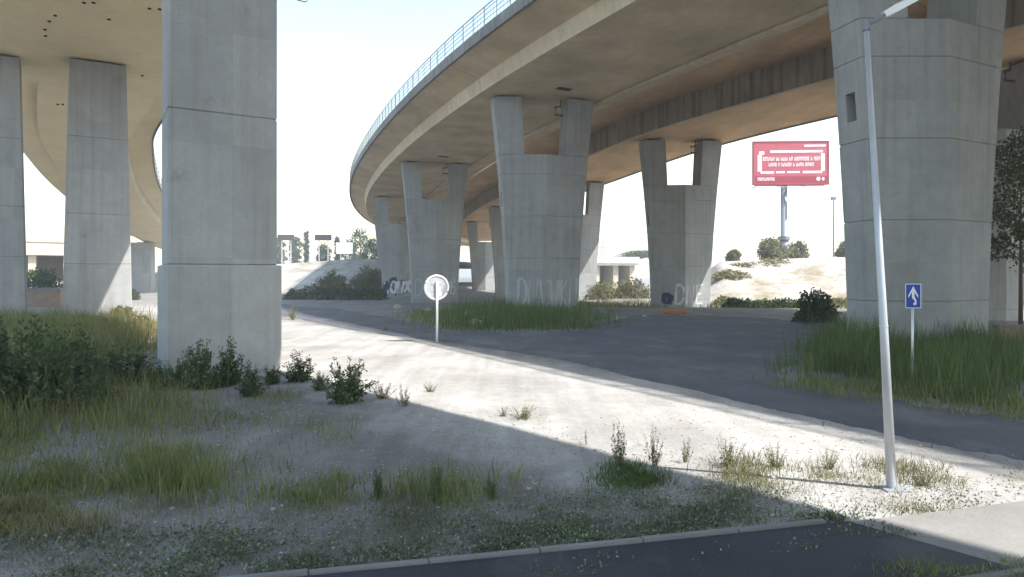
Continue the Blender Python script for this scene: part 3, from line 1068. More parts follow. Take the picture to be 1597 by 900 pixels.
W_, H_ = x1 - x0, z1 - z0
def fx(t): return x0 + W_ * t
def fz(t): return z0 + H_ * t
pr = MB()
def bar(ta, tb, za, zb_):
    pr.box(fx(ta), fx(tb), -0.222, -0.204, fz(za), fz(zb_))
bar(0.22, 0.93, 0.745, 0.80); bar(0.05, 0.105, 0.30, 0.70); bar(0.905, 0.955, 0.30, 0.72)
bar(0.09, 0.27, 0.245, 0.30); bar(0.30, 0.42, 0.255, 0.30); bar(0.45, 0.62, 0.255, 0.30); bar(0.66, 0.92, 0.25, 0.305)
bar(0.07, 0.14, 0.70, 0.78); bar(0.68, 0.97, 0.885, 0.93)
pr.build("printed_border", M['white_print'], pan)
txt = MB(); rr = random.Random(5)
def words_row(t0, t1, zc, hh, thick=0.02):
    t = t0
    while t < t1:
        w = rr.uniform(0.012, 0.022)
        k = rr.choice((0, 1, 2))
        a, b_ = zc - hh / 2, zc + hh / 2
        rects = [[(0, .3, 0, 1), (0, 1, 0, .28), (.7, 1, 0, .75)], [(0, .28, 0, 1), (0, 1, .72, 1), (.72, 1, 0, 1)], [(0, 1, 0, .24), (0, 1, .4, .6), (0, 1, .78, 1), (0, .25, 0, 1)]][k]
        for i, (q0, q1, r0, r1) in enumerate(rects):
            txt.box(fx(t + w * q0), fx(t + w * q1), -0.2225 - 0.002 * i, -0.204, fz(a + hh * r0), fz(a + hh * r1))
        t += w + (0.005 if rr.random() > 0.2 else 0.022)
words_row(0.12, 0.88, 0.60, 0.09); words_row(0.20, 0.80, 0.46, 0.085); words_row(0.05, 0.28, 0.115, 0.075)
txt.tube([(fx(0.87), -0.205, fz(0.115)), (fx(0.87), -0.225, fz(0.115))], 0.3, 16)
txt.box(fx(0.92), fx(0.95), -0.222, -0.204, fz(0.08), fz(0.15))
tag(txt.build("lettering", M['white_print'], pan), kind="stuff")
MB().tube([(0, 0.6, -1.5), (0, 0.6, 3.2), (0, 0.6, 3.25), (0, 0.6, z0 + 1.0)], [0.72, 0.68, 0.5, 0.46], 14).build("mast", M['steel_blue'], bill, True)
MB().tube([(0, 0.6, 3.0), (0, 0.6, 3.5)], 0.92, 14).build("mast_collar", M['steel_blue'], bill)
MB().box(x0 + 0.3, x1 - 0.3, 0.25, 0.55, z0 - 0.25, z0 + 0.2).build("cross_beam", M['steel_blue'], bill)
MB().box(x0 - 0.8, x1 - 2.5, -1.1, -0.3, z0 - 0.62, z0 - 0.56).build("catwalk", M['galv'], bill)
for t in (0.0, 0.33, 0.66):
    MB().tube([(fx(t), 0.3, z0 - 0.3), (fx(t), -1.4, z0 - 0.5), (fx(t), -1.5, z0 - 0.35)], 0.05, 6).build("floodlight_arm", M['steel_blue'], bill)

# thin lamp post on the bank
q = at(1300, 395, 92)
t = thing("lamp_post", "thin distant lamp post on the bank right of the billboard", "lamp post", (q.x, 92, 4.7))
MB().tube([(0, 0, -0.6), (0, 0, at(0, 312, 92).z - 4.7)], [0.13, 0.08], 8).build("pole", M['steel_blue'], t)
MB().box(-0.28, 0.28, -0.3, 0.3, at(0, 312, 92).z - 4.7, at(0, 307, 92).z - 4.7).build("lamp_head", M['steel_blue'], t)

for px, hpx, wpx, d, sd, lb in ((1202, 24, 54, 98, 4, "green tree left of the billboard mast"), (1242, 21, 50, 104, 5, "green tree right of the billboard mast"), (1143, 11, 24, 108, 6, "small tree on the bank beside the lone forked pier"), (1322, 22, 36, 96, 7, "small tree on the bank by the distant lamp post")):
    q = at(px, 404, d)
    tree(q.x, d, 4.5, hpx * d / F + 0.6, wpx * d / F, lb, 2200, 0.42, 'olive', sd, 0.05, "trees on the pale bank")
for k, (px, py, d, r, h, lb) in enumerate(((1205, 415, 80, 2.4, 1.8, "dry brown scrub clump on the bank below the billboard"), (1140, 425, 76, 2.2, 1.0, "low dry scrub on the bank near the lone forked pier"), (1160, 412, 80, 1.8, 0.9, "small dry scrub high on the bank near the lone forked pier"))):
    q = at(px, py, d)
    bush(q.x, d, q.z - 0.7, r * 1.3, r, h + 0.2, lb, 1400, 0.28, 'grass_dry', 40 + k, "scrub on the pale bank")

# white far overpass seen between the piers
def overpass(label, x0, x1, y0, y1, ztop, zbot, piers, wall, side=1.1):
    t = thing("overpass", label, "overpass", ((x0 + x1) / 2, (y0 + y1) / 2, -0.5))
    L = math.hypot(x1 - x0, y1 - y0) / 2
    t.rotation_euler = (0, 0, math.atan2(y1 - y0, x1 - x0))
    MB().box(-L, L, -4, 4, zbot + 0.5, ztop - side + 0.5).build("deck", M['web'], t)
    for s in (-1, 1):
        MB().box(-L, L, s * 4.02 - 0.15, s * 4.02 + 0.15, ztop - side + 0.3, ztop + 0.5).build("parapet", M[wall], t)
    MB().box(-L, L, 3.2, 3.9, -1, zbot + 0.495).build("shade_wall", M['brown_wall'], t)  # wall added at the back so the opening under the deck reads dark
    for u in piers:
        MB().box(u - 0.6, u + 0.6, -3, 3, -1, zbot + 0.497).build("support", M['web'], t)
    return t
M['brown_wall'] = plain("brown_wall", (0.26, 0.19, 0.14), 0.9, 0, 0.25, 2)
M['white_wall'] = plain("white_wall", (0.72, 0.71, 0.68), 0.8, 0, 0.08, 1)
a, b_ = at(880, 402, 150), at(990, 402, 150)
overpass("small white overpass seen far off between the piers", a.x, b_.x, 150, 154, at(0, 401, 150).z, at(0, 414, 150).z, (-6.2, -1.5, 3, 7.0), 'white_wall', 1.2)
a, b_ = at(-60, 352, 125), at(120, 366, 132)
overpass("sunlit overpass seen between the two square pillars", a.x, b_.x, 122, 133, at(0, 350, 127).z, at(0, 398, 127).z, (-6, 2.5, 8), 'web', 3.2)

# scrub beyond the piers, in the sun
for k, (px, py, d, rpx, hpx, mat, lb) in enumerate((
        (928, 470, 84, 34, 34, 'olive', "dry scrub at the bank foot left of the lone forked pier"),
        (986, 472, 88, 38, 38, 'olive', "yellow scrub just left of the lone forked pier"),
        (956, 455, 97, 60, 28, 'grass_dry', "dry yellow scrub below the small white overpass"),
        (1135, 470, 68, 26, 16, 'grass_dry', "yellow scrub just right of the lone forked pier"),
        (1190, 474, 64, 34, 14, 'olive', "olive scrub at the foot of the pale bank"),
        (1310, 470, 66, 30, 16, 'olive', "olive scrub at the bank foot beside the huge pier"),
        (1000, 402, 170, 40, 16, 'far_leaf', "far green trees right of the small white overpass"))):
    q = at(px, py, d)
    bush(q.x, d, max(gz(q.x, d), q.z if d > 140 else -9) - 0.1, rpx * d / F, rpx * d / F * 0.7, hpx * d / F, lb, 1600, 0.3 if d < 120 else 0.6, mat, 60 + k, "scrub beyond the piers")

# power pylon far off
q = at(940, 398, 260)
t = thing("pylon", "faint far-off power pylon above the white overpass", "pylon", (q.x, 260, 0))
mb = MB(); zt = at(0, 377, 260).z
for s in (-1, 1):
    mb.tube([(s * 1.1, 0, -0.5), (s * 0.25, 0, zt)], 0.12, 5)
for k in range(6):
    za, zb_ = zt * k / 6, zt * (k + 1) / 6
    mb.tube([(-1.1 + 0.85 * k / 6, 0, za), (1.1 - 0.85 * (k + 1) / 6, 0, zb_)], 0.06, 4)
mb.build("lattice", M['steel_blue'], t)
for dz in (0.0, -2.2):
    MB().tube([(-4.2, 0, zt + dz), (4.2, 0, zt + dz)], 0.13, 5).build("cross_arm", M['steel_blue'], t)

# left: far trees, sign gantries, a white board
for k, (px, top, base, w, d, col_, lb) in enumerate((
        (436, 372, 418, 24, 190, 0, "far pale tree at the plinth pillar's edge"), (461, 372, 416, 24, 185, 0, "round far tree between the two dark gantry boards"),
        (478, 362, 416, 9, 200, 1, "slim far cypress between the gantry boards"), (505, 384, 416, 24, 190, 0, "low far tree under the dark gantry board"),
        (526, 372, 417, 9, 195, 1, "slim far cypress beside the white board"), (562, 360, 416, 40, 205, 0, "tallest far tree behind the white board"),
        (580, 376, 418, 30, 190, 0, "far tree against the farthest pier"), (545, 378, 415, 28, 215, 0, "far tree hidden partly by the white board"))):
    q = at(px, base, d)
    tree(q.x, d, q.z - 1.0, (base - top) * d / F + 1.0, w * d / F, lb, 1100, 0.75, 'far_leaf', 80 + k, 0.15, "far trees on the bank", 0, bool(col_), 0.025)
for px, lb in ((446, "dark gantry board beside the plinth pillar, far away"), (504, "dark gantry board nearer the white board, far away")):
    d = 165; q = at(px, 415, d)
    t = thing("sign_gantry", lb, "sign gantry", (q.x, d, q.z - 1.2), 0, "far sign gantries")
    top = at(0, 366, d).z - q.z + 1.2; bot = at(0, 375, d).z - q.z + 1.2
    MB().box(-13 * d / F, 13 * d / F, -0.1, 0.1, bot, top).build("sign_board", M['rubber'], t)
    for u in (-7, 7):
        MB().tube([(u * d / F, 0.3, -1), (u * d / F, 0.3, top - 0.2)], 0.14, 6).build("post", M['galv'], t)
d = 160; q = at(537, 415, d)
t = thing("white_board", "plain white sign board on posts among far trees", "sign", (q.x, d, q.z - 1.0))
zz = q.z - 1.0
MB().box(-13 * d / F, 13 * d / F, -0.1, 0.1, at(0, 396, d).z - zz, at(0, 378, d).z - zz).build("sign_board", M['white_wall'], t)
for u in (-6, 6):
    MB().tube([(u * d / F, 0.25, -1), (u * d / F, 0.25, at(0, 380, d).z - zz)], 0.16, 6).build("post", M['galv'], t)
# dark mounds and the long hedge under the deck bend
def hedge(label, a, b_, d0, d1, rpx, hpx, mat, n, leaf, seed, name="hedge"):
    pa, pb = at(a, HOR, d0), at(b_, HOR, d1)
    L = (pb - pa).length / 2
    t = thing(name, label, "hedge", ((pa.x + pb.x) / 2, (d0 + d1) / 2, gz_base(0, d0) - 0.08), math.atan2(d1 - d0, pb.x - pa.x))
    r2 = np.random.default_rng(seed)
    h = hpx * d0 / F; w = rpx
    x = r2.uniform(-L, L, n); 
    hh = np.array([h * (0.78 + 0.35 * noise.noise(Vector((xx * 0.5, seed, 0))) + 0.2 * noise.noise(Vector((xx * 1.9, seed, 4)))) * min(1, (L - abs(xx)) / (0.2 * L) + 0.35) for xx in x])
    v = r2.uniform(-1, 1, n); z = hh * (1 - np.abs(v) ** 3) * r2.random(n) ** 0.5
    C = np.stack([x, v * w, z], 1)
    ob("foliage", quads_mesh("foliage", leaf_arrays(C, leaf * r2.uniform(0.6, 1.3, n), 0.6, 0.3), M[mat]), t)
    mb = MB()
    for k in range(10):
        xx = -L + 2 * L * (k + 0.5) / 10
        mb.tube([(xx, 0, -0.1), (xx + 0.1, 0.05, h * 0.6)], [0.06, 0.02], 5, False)
    mb.build("branches", M['bark'], t)
    return t
hedge("long dark hedge in shade along the far side of the road", 447, 600, 84, 82, 1.3, 24, 'shrub', 4200, 0.28, 3)
hedge("low dark shrubs in shade at the foot of the pale bank", 1128, 1290, 56, 52, 0.9, 17, 'shrub', 3000, 0.22, 5)
q = gd(1272, 502)
bush(q.x, q.y, q.z, 1.4, 1.2, 2.0, "rounded dark bush at the end of the low shrubs", 2200, 0.2, 'shrub', 17)
for k, (px, d, rpx, hpx, lb) in enumerate(((520, 100, 34, 44, "dark grassy mound left of the far graffiti pier"), (575, 104, 38, 52, "taller dark mound against the far graffiti pier"))):
    q = at(px, HOR, d)
    bush(q.x, d, -0.5, rpx * d / F, rpx * d / F, hpx * d / F, lb, 2600, 0.4, 'olive', 30 + k, "mounds by the deck bend", "brush_mound", "mound", 0.18)

# left gap: hedge on a low wall, sunny grass, small house
M['brown_wall'] = plain("brown_wall", (0.26, 0.19, 0.14), 0.9, 0, 0.25, 2)
d = 60; a, b_ = at(-40, HOR, d), at(96, HOR, d)
t = thing("low_wall", "low brown wall under a hedge between the square pillars", "wall", ((a.x + b_.x) / 2, d, 0))
MB().box((a.x - b_.x) / 2, (b_.x - a.x) / 2, -0.2, 0.2, -1, at(0, 452, d).z).build("wall_face", M['brown_wall'], t)
MB().box((a.x - b_.x) / 2 - 0.05, (b_.x - a.x) / 2 + 0.05, -0.26, 0.26, at(0, 452, d).z + 0.002, at(0, 449, d).z).build("coping", M['kerb'], t)
hedge("dense green hedge above the low brown wall", -40, 95, 62.5, 62.5, 0.9, 34, 'tree', 3200, 0.3, 9)
bush(at(60, 0, 100).x, 100, -0.5, 4, 3, 5.2, "sunlit leafy bush below the far overpass", 1800, 0.5, 'tree', 51)
d = 150; q = at(196, HOR, d)
t = thing("house", "small brick house far off between pillars", "house", (q.x - 1.0, d, -0.5))
M['brick'] = plain("pinkish_brick", (0.42, 0.25, 0.19), 0.9, 0, 0.2, 3)
hb = at(0, 398, d).z + 0.5
MB().box(-4, 4, -3, 3, -0.5, hb).build("wall", M['brick'], t)
MB().add([(-4.4, -3.4, hb), (4.4, -3.4, hb), (4.4, 3.4, hb), (-4.4, 3.4, hb), (-4.4, 0, hb + 1.8), (4.4, 0, hb + 1.8)], [(0, 1, 5, 4), (2, 3, 4, 5), (0, 4, 3), (1, 2, 5), (0, 3, 2, 1)]).build("roof", M['brick'], t)
for u in (-2.0, 1.0):
    MB().box(u - 0.6, u + 0.6, -3.04, -2.98, hb - 2.2, hb - 0.8).build("window", M['dark'], t)
for k, (px, py, rpx, hpx, mat, lb) in enumerate(((203, 462, 17, 22, 'tree', "green bush in the sun between pillars"), (190, 500, 20, 26, 'grass_dry', "yellow bush at the sunlit pillar's foot"), (215, 515, 24, 26, 'grass_dry', "dry yellow clump beside the plinth pillar"))):
    g = gd(px, py); s = g.y / F
    bush(g.x, g.y, g.z, rpx * s, rpx * s, hpx * s, lb, 1300, 0.2, mat, 90 + k, "bushes between the square pillars")

# right edge: tree, low wall
q = at(1592, 500, 33)
tree(q.x, 33, 0, 9.2, 4.6, "leafy tree at the picture's edge beside the huge pier", 5200, 0.2, 'tree', 23, 0.34, None, 0.0, False, 0.012)
d = 26.5; a, b_ = at(1553, HOR, d), at(1720, HOR, d)
t = thing("low_wall", "low brown wall behind the tall grass at the picture's edge", "wall", ((a.x + b_.x) / 2, d, 0))
MB().box((a.x - b_.x) / 2, (b_.x - a.x) / 2, -0.15, 0.15, -0.5, 0.48).build("wall_face", M['brown_wall'], t)
MB().box((a.x - b_.x) / 2 - 0.04, (b_.x - a.x) / 2 + 0.04, -0.2, 0.2, 0.482, 0.55).build("coping", M['kerb'], t)


# ------------------------------------------------------------------ signs and lamp
M['sign_grey'] = plain("sign_back_aluminium", (0.40, 0.415, 0.42), 0.5, 0.0, 0.1, 6)
M['sign_white'] = plain("sign_white", (0.78, 0.78, 0.78), 0.5, 0, 0.04, 6)
M['sign_blue'] = plain("sign_blue", (0.012, 0.05, 0.32), 0.45, 0, 0.05, 6)
g = gd(681, 532); s = g.y / F
R = 18.5 * s; zc = 85 * s
t = thing("round_sign", "round traffic sign seen from behind on a thin white post", "traffic sign", g, math.radians(22))
MB().tube([(0, -0.06, -0.3), (0, -0.06, zc + R * 0.55)], 0.045, 10).build("post", M['sign_white'], t, True)
disc = MB().tube([(0, 0, zc), (0, 0.02, zc)], R * 0.985, 32).build("sign_plate", M['sign_grey'], t)
rim = MB()
rim.tube([(R * math.cos(k * math.pi / 20), 0.01, zc + R * math.sin(k * math.pi / 20)) for k in range(41)], 0.045, 6, False)
rim.build("rim", M['sign_white'], disc, True)
for dz in (-0.3, 0.3):
    MB().box(-R * 0.45, R * 0.45, -0.012, -0.002, zc + dz * R - 0.018, zc + dz * R + 0.018).build("bracket", M['sign_grey'], t)
MB().box(0.03, 0.2, -0.012, -0.003, zc - 0.34, zc - 0.16).build("sticker", M['sign_white'], t)

g = gd(1424, 604); s = g.y / F
zc0, zc1, hw_ = (604 - 478) * s, (604 - 440) * s, 11.2 * s
t = thing("arrow_sign", "blue one-way sign with white upward arrow on a thin post", "traffic sign", g, math.radians(-12))
MB().tube([(0, 0.04, -0.3), (0, 0.04, zc1 - 0.05)], 0.028, 10).build("post", M['galv'], t, True)
MB().box(-hw_, hw_, -0.008, 0.008, zc0, zc1).build("sign_plate", M['sign_blue'], t)
bd = MB()
for a, b_, c, d_ in ((-hw_, hw_, zc0, zc0 + .014), (-hw_, hw_, zc1 - .014, zc1), (-hw_, -hw_ + .014, zc0 + .015, zc1 - .015), (hw_ - .014, hw_, zc0 + .015, zc1 - .015)):
    bd.box(a, b_, -0.0105, -0.0085, c, d_)
bd.build("border", M['sign_white'], t)
H2 = zc1 - zc0
ar = MB()
def poly2(pts):
    ar.add([(x * hw_, -0.011, zc0 + z * H2) for x, z in pts], [tuple(range(len(pts)))])
poly2([(-0.62, 0.52), (0.0, 0.90), (0.62, 0.52), (0.62, 0.42), (0.16, 0.66), (-0.16, 0.66), (-0.62, 0.42)])
poly2([(-0.16, 0.655), (0.16, 0.655), (0.16, 0.48), (0.42, 0.30), (0.38, 0.14), (0.02, 0.12), (0.0, 0.2), (0.2, 0.24), (0.16, 0.32), (-0.16, 0.42)])
ar.build("arrow", M['sign_white'], t)

M['lamp_grey'] = plain("lamp_galvanised", (0.46, 0.47, 0.49), 0.45, 0.4, 0.1, 4)
g = gd(1393, 757)
top = at(1351, 40, g.y - 0.05)
t = thing("lamp_post", "slim leaning galvanised lamp post standing in the sunlit strip", "lamp post", g)
v = top - g
MB().tube([(0, 0, -0.3), v * 0.36, v * 0.361, v], [0.06, 0.046, 0.045, 0.029], 14).build("pole", M['lamp_grey'], t, True)
MB().tube([v * 0.352, v * 0.356], 0.05, 14).build("collar", M['galv'], t)
MB().box(-0.14, 0.14, -0.14, 0.14, -0.02, 0.025).build("base_plate", M['galv'], t)
MB().tube([v * 0.99, v * 1.012], 0.045, 12).build("cap", M['steel_blue'], t)
e1 = v + Vector((0.22, 0.02, 0.13)); e2 = v + Vector((0.62, 0.06, 0.34))
MB().tube([v, e1], 0.03, 10).build("arm", M['steel_blue'], t)
dirn = (e2 - e1).normalized()
Mx = Matrix.Translation(e1) @ dirn.to_track_quat('X', 'Z').to_matrix().to_4x4()
hd = MB().add([Mx @ Vector(p) for p in ((0, -.04, -.03), (0, .04, -.03), (0, .04, .03), (0, -.04, .03), (.12, -.1, -.035), (.12, .1, -.035), (.12, .1, .05), (.12, -.1, .05), (.5, -.09, -.03), (.5, .09, -.03), (.5, .09, .03), (.5, -.09, .03))],
              [(0, 1, 2, 3), (0, 4, 5, 1), (1, 5, 6, 2), (2, 6, 7, 3), (3, 7, 4, 0), (4, 8, 9, 5), (5, 9, 10, 6), (6, 10, 11, 7), (7, 11, 8, 4), (8, 11, 10, 9)])
hd.build("lamp_head", M['sign_white'], t)

# ------------------------------------------------------------------ weeds and grass
bank = lambda u, v, q: max(0.04, clump(u, v, q, 0.8, 0.0, 1.6)) * (1 - u) ** 0.7
grass_patch([(-160, 835), (540, 785), (420, 700), (-120, 655)], 9000, 0.34, 0.011, M['grass'], "mixed green grass band across the near left dirt", 0.6, lambda u, v, q: max(0.02, clump(u, v, q, 1.3, 0, 3.2)) * (1 - u) ** 0.6 * min(1, 4 * min(v, 1 - v)))
grass_patch([(-160, 840), (180, 830), (260, 770), (-120, 760)], 2600, 0.30, 0.010, M['grass_dry'], "straw coloured grass at the lower left corner", 0.7)
grass_patch([(-160, 700), (380, 670), (330, 612), (-100, 610)], 5000, 0.6, 0.013, M['grass'], "tall yellow green grass in front of the dark weeds", 0.45, lambda u, v, q: max(0.03, clump(u, v, q, 1.2, 0, 2.6)) * (1 - u) ** 1.2)
grass_patch([(-160, 690), (350, 670), (330, 625), (-100, 620)], 2500, 0.75, 0.010, M['grass_dry'], "dry stalks among the tall grass left of the pillar", 0.5, lambda u, v, q: (1 - u) ** 0.7)
grass_patch([(-140, 590), (235, 560), (180, 500), (-60, 495)], 11000, 0.9, 0.022, M['grass'], "green tall grass behind the dark bushy weeds", 0.5, lambda u, v, q: max(0.03, clump(u, v, q, 0.7, 0, 1.5)) * min(1, 0.3 + 3 * (1 - u)))
grass_patch([(100, 560), (260, 545), (215, 498), (110, 498)], 6000, 0.9, 0.022, M['grass_dry'], "sunlit dry grass between the square pillars", 0.5, lambda u, v, q: 0.8)
grass_patch([(430, 790), (830, 780), (800, 735), (430, 740)], 1700, 0.26, 0.011, M['grass'], "thin grass tufts in a line on the shaded dirt", 0.7, lambda u, v, q: clump(u, v, q, 1.6, 0, 3.0))
grass_patch([(935, 770), (1040, 762), (1022, 722), (950, 715)], 3600, 0.14, 0.010, M['grass_deep'], "bright green grass tuft at the shadow's edge", 0.5, lambda u, v, q: max(0.0, 1 - ((u - .5) ** 2 + (v - .5) ** 2) * 4.0) * clump(u, v, q, 2.6, 0.02, 2.0))
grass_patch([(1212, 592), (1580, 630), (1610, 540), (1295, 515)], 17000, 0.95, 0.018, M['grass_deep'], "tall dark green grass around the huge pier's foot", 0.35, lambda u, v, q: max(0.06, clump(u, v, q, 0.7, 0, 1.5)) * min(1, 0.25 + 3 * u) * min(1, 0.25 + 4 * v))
grass_patch([(1205, 604), (1640, 668), (1640, 630), (1290, 590)], 3000, 0.34, 0.016, M['grass'], "lighter grass fringe along the road by the huge pier", 0.6, lambda u, v, q: max(0.1, clump(u, v, q, 0.9, 0, 1.2)))
grass_patch([(690, 517), (945, 512), (925, 486), (720, 478)], 9500, 1.0, 0.03, M['grass_deep'], "green grass along the middle pier's foot", 0.4, lambda u, v, q: max(0.04, clump(u, v, q, 0.45, 0, 1.6)) * (1.2 - 0.7 * u) * min(1, 0.3 + 3 * min(u, 1 - u)))
grass_patch([(640, 505), (720, 512), (715, 485), (650, 482)], 2200, 0.5, 0.03, M['grass'], "patchy grass at the round sign's foot", 0.6)
grass_patch([(1120, 780), (1500, 800), (1480, 722), (1120, 715)], 5200, 0.13, 0.008, M['grass_dry'], "sparse dry grass around the lamp post's foot", 0.9, lambda u, v, q: clump(u, v, q, 1.5, 0.0, 2.6))
grass_patch([(1330, 905), (1700, 905), (1700, 880), (1400, 885)], 2600, 0.10, 0.010, M['grass'], "short grass beyond the footpath's near edge", 0.9, lambda u, v, q: 0.8)
grass_patch([(880, 475), (1040, 475), (1040, 465), (880, 465)], 2500, 0.6, 0.05, M['grass_dry'], "sunlit dry grass left of the lone forked pier", 0.5, lambda u, v, q: 0.7)
grass_patch([(1110, 478), (1335, 480), (1335, 466), (1110, 466)], 3500, 0.6, 0.05, M['grass_dry'], "sunlit dry grass along the pale bank's foot", 0.5, lambda u, v, q: 0.7)

grass_patch([(150, 800), (1250, 790), (900, 690), (300, 650)], 5000, 0.05, 0.006, M['thatch'], "dry straw bits scattered on the shaded dirt", 1.3, lambda u, v, q: max(0.03, clump(u, v, q, 1.1, 0, 3.0)))
grass_patch([(250, 720), (560, 690), (480, 610), (250, 620)], 1800, 0.22, 0.010, M['grass'], "thin scattered grass in front of the plinth pillar", 0.8, lambda u, v, q: max(0.01, clump(u, v, q, 1.3, 0, 3.0)))
grass_patch([(-160, 800), (420, 770), (380, 700), (-120, 690)], 700, 0.62, 0.007, M['grass_dry'], "thin straw stalks standing above the near grass band", 0.7, lambda u, v, q: (1 - u) ** 0.5)
grass_patch([(1240, 600), (1590, 625), (1600, 545), (1300, 525)], 700, 1.15, 0.012, M['grass_dry'], "pale straw stalks rising from the huge pier's grass", 0.5, lambda u, v, q: 0.6)
# low creeping ground cover along the footpath
def cover(n, s0, s1, o0, o1, size, label, k=1.6):
    C = []
    while len(C) < n:
        s, o = random.uniform(s0, s1), random.triangular(o0, o1, o1)
        x, y, _ = path_pt(s, o)
        if random.random() > clump(0, 0, Vector((x, y)), 1.3, 0.03, k):
            continue
        C.append((x, y, gz(x, y) + random.uniform(0.0, 0.05)))
    C = np.array(C)
    return tag(ob("ground_cover", quads_mesh("ground_cover", leaf_arrays(C, size * rng.uniform(0.5, 1.3, n), 0.6, 0.6), M['clover'])), label, "ground cover", kind="stuff")
cover(38000, -9, 5.3, -1.7, -0.08, 0.034, "low creeping weeds along the footpath edge")
grass_patch([(-200, 900), (1290, 806), (1250, 755), (-200, 775)], 24000, 0.085, 0.006, M['thatch'], "short withered thatch beside the footpath", 1.1, lambda u, v, q: max(0.05, clump(u, v, q, 1.4, 0, 1.5)))
cover(2200, -3, 5.6, 0.02, 0.5, 0.035, "stray weeds creeping onto the asphalt footpath", 3.0)
cover(1500, 5.2, 12, -1.6, -0.05, 0.03, "withered creeping weeds on the sunlit dirt", 2.2)

W1 = "weeds around the thick pillar"; W2 = "weeds along the sunlit strip"; W3 = "tufts on the shaded dirt"; W4 = "dark weeds of the left mass"
for a in ((308, 604, 100, 'bushy', "tall dark weed before the plinth pillar", 1.0, W1), (354, 598, 88, 'bushy2', "dark weed close right of the tallest weed by the plinth", 1.0, W1),
          (392, 614, 66, 'bushy2', "lower dark weed at the plinth's front corner", 1.1, W1), (468, 592, 58, 'bushy2', "half sunlit bushy weed just past the plinth corner", 1.35, W1),
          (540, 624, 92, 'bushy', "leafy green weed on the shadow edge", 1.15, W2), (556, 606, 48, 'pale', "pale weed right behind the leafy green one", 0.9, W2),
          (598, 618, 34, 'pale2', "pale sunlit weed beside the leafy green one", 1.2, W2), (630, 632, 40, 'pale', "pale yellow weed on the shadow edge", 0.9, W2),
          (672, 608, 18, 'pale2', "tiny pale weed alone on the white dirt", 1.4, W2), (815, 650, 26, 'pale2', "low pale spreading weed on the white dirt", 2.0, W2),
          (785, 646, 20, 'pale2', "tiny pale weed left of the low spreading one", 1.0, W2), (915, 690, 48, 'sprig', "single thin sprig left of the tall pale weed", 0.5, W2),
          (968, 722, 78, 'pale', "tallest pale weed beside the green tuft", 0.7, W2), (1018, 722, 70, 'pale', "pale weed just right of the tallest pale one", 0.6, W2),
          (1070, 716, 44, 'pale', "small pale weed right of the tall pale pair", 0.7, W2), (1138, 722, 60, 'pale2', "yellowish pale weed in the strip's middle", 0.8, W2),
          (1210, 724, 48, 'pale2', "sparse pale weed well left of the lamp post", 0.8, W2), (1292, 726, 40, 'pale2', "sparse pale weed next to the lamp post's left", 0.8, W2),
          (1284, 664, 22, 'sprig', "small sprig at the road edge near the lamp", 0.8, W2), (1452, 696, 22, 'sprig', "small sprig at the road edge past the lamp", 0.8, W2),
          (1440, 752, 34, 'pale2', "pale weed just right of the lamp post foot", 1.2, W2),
          (272, 600, 52, 'bushy', "low dark weed at the plinth's near corner", 1.3, W1), (330, 604, 44, 'bushy2', "low dark weed between the two tall plinth weeds", 1.3, W1),
          (425, 596, 40, 'bushy', "low weed at the plinth's far corner", 1.2, W1), (500, 604, 36, 'bushy2', "low weed between plinth corner and leafy green one", 1.3, W1),
          (458, 498, 30, 'pale', "pale weed by the road beyond the plinth pillar", 0.8, W2), (600, 516, 12, 'pale2', "tiny weed at the road edge near the round sign", 1.5, W2),
          (590, 772, 62, 'tall', "upright tuft on the shaded dirt, leftmost of three", 0.7, W3), (680, 776, 74, 'tall', "biggest upright tuft on the shaded dirt", 0.75, W3),
          (766, 772, 44, 'tall', "smaller upright tuft right of the biggest one", 0.9, W3), (480, 776, 40, 'sprig', "small weed at the end of the grass band", 1.0, W3),
          (840, 764, 22, 'sprig', "tiny weed on bare shaded dirt", 1.2, W3)):
    weed(*a)
for k, (px, py, h, w) in enumerate(((20, 640, 165, .8), (75, 640, 175, .75), (125, 622, 120, .8), (170, 600, 90, .9), (212, 598, 78, .9), (240, 606, 60, .9), (45, 600, 130, .9), (100, 585, 110, .9), (-30, 650, 170, .9), (150, 640, 90, .8), (0, 585, 110, 1))):
    lab = ("dark bushy weed at the picture's left edge", "tallest dark bushy weed of the left mass", "dark weed below the sunlit square pillar", "dark weed near the sunny gap", "dark weed left of the plinth pillar", "dark weed touching the plinth pillar's left side", "dark weed behind the left edge one", "dark weed behind the tallest of the left mass", "dark weed cut by the picture's edge", "shorter dark weed in front of the left mass", "dark weed below the pillar cut by the frame")[k]
    weed(px, py, h, 'bushy' if k % 2 else 'bushy2', lab, w * 1.3, W4)

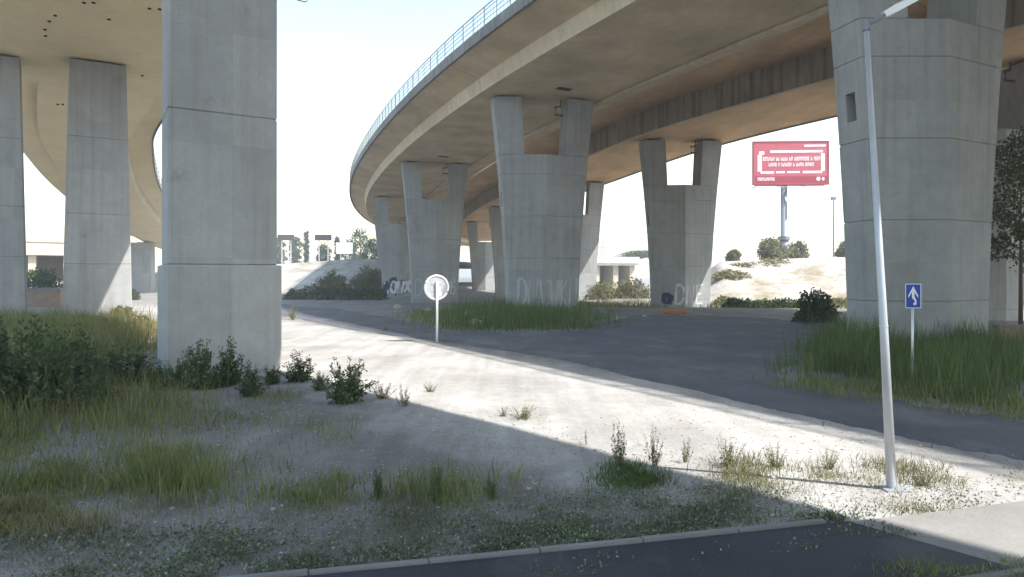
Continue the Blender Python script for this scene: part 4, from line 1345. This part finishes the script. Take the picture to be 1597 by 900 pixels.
# stones and litter
M['stone'] = plain("pale_stone", (0.36, 0.34, 0.31), 0.9, 0, 0.3, 4)
def rock_mesh(seed):
    bm = bmesh.new()
    bmesh.ops.create_icosphere(bm, subdivisions=2, radius=1)
    for v in bm.verts:
        v.co *= 0.8 + 0.5 * noise.noise(v.co * 1.3 + Vector((seed * 3.7, 0, 0)))
        v.co.z *= 0.65
    me = bpy.data.meshes.new("boulder"); bm.to_mesh(me); bm.free()
    me.materials.append(M['stone'])
    return me
RK = [rock_mesh(k) for k in range(4)]
lbs = ("boulder nearest the round sign's post", "pale boulder left of the middle pier's grass", "small boulder behind the round sign", "flat stone in front of the graffiti pier", "grey boulder at the grass end by the middle pier", "stone in the dirt right of the middle pier's grass", "small stone near the orange board", "stone at the road edge below the graffiti pier")
for k, (px, py, r) in enumerate(((712, 505, 9), (742, 506, 14), (730, 492, 10), (668, 486, 9), (760, 500, 12), (962, 498, 8), (1005, 494, 6), (620, 480, 8))):
    g = gd(px, py); s = r * g.y / F
    o = tag(ob("boulder", RK[k % 4], None, (g.x, g.y, g.z + 0.2 * s), k * 1.3), lbs[k], "boulder", "loose boulders by the road")
    o.scale = (s, s, s)
g = gd(1052, 488)
M['orange'] = plain("orange_plastic", (0.55, 0.17, 0.03), 0.6, 0, 0.15, 4)
t = thing("fallen_board", "orange and yellow board lying at the lone forked pier's foot", "board", g, 0.1)
MB().box(-0.85, 0.85, -0.1, 0.1, 0.03, 0.2).build("board", M['orange'], t)
for u in (-0.6, 0.6):
    MB().box(u - 0.06, u + 0.06, -0.25, 0.25, -0.05, 0.029).build("foot", M['dark'], t)
# gravel scattered over the near dirt
pm = []
bm = bmesh.new(); bmesh.ops.create_icosphere(bm, subdivisions=1, radius=1)
ico_v = np.array([v.co[:] for v in bm.verts]); ico_f = np.array([[l.index for l in f.verts] for f in bm.faces]); bm.free()
Pg = np.concatenate([scatter([(-60, 880), (1500, 880), (1500, 640), (100, 620)], 2600), scatter([(900, 800), (1600, 860), (1600, 740), (900, 680)], 900)])
V, Fc = [], []
for k, p in enumerate(Pg):
    s = random.uniform(0.006, 0.02) * (1 + (random.random() > 0.95))
    V.append(ico_v * np.array([s, s * random.uniform(0.6, 1), s * 0.6]) + p + np.array([0, 0, s * 0.3 + 0.01]))
    Fc.append(ico_f + k * len(ico_v))
tag(ob("gravel", me_from("gravel", np.concatenate(V), np.concatenate(Fc).tolist(), [M['stone']])), "small loose gravel on the dirt", "gravel", kind="stuff")


# ------------------------------------------------------------------ summer haze in the air
hz = bpy.data.materials.new("summer_haze")
hz.use_nodes = True
hz.node_tree.nodes.clear()
pv = hz.node_tree.nodes.new("ShaderNodeVolumePrincipled")
pv.inputs["Color"].default_value = (0.93, 0.95, 0.97, 1)
pv.inputs["Density"].default_value = 0.0013
pv.inputs["Anisotropy"].default_value = 0.2
hz.node_tree.links.new(pv.outputs[0], hz.node_tree.nodes.new("ShaderNodeOutputMaterial").inputs["Volume"])
tag(MB().box(-5000, 5000, -5000, 5000, -3, 27).build("haze", hz), "thin pale summer haze", kind="stuff")
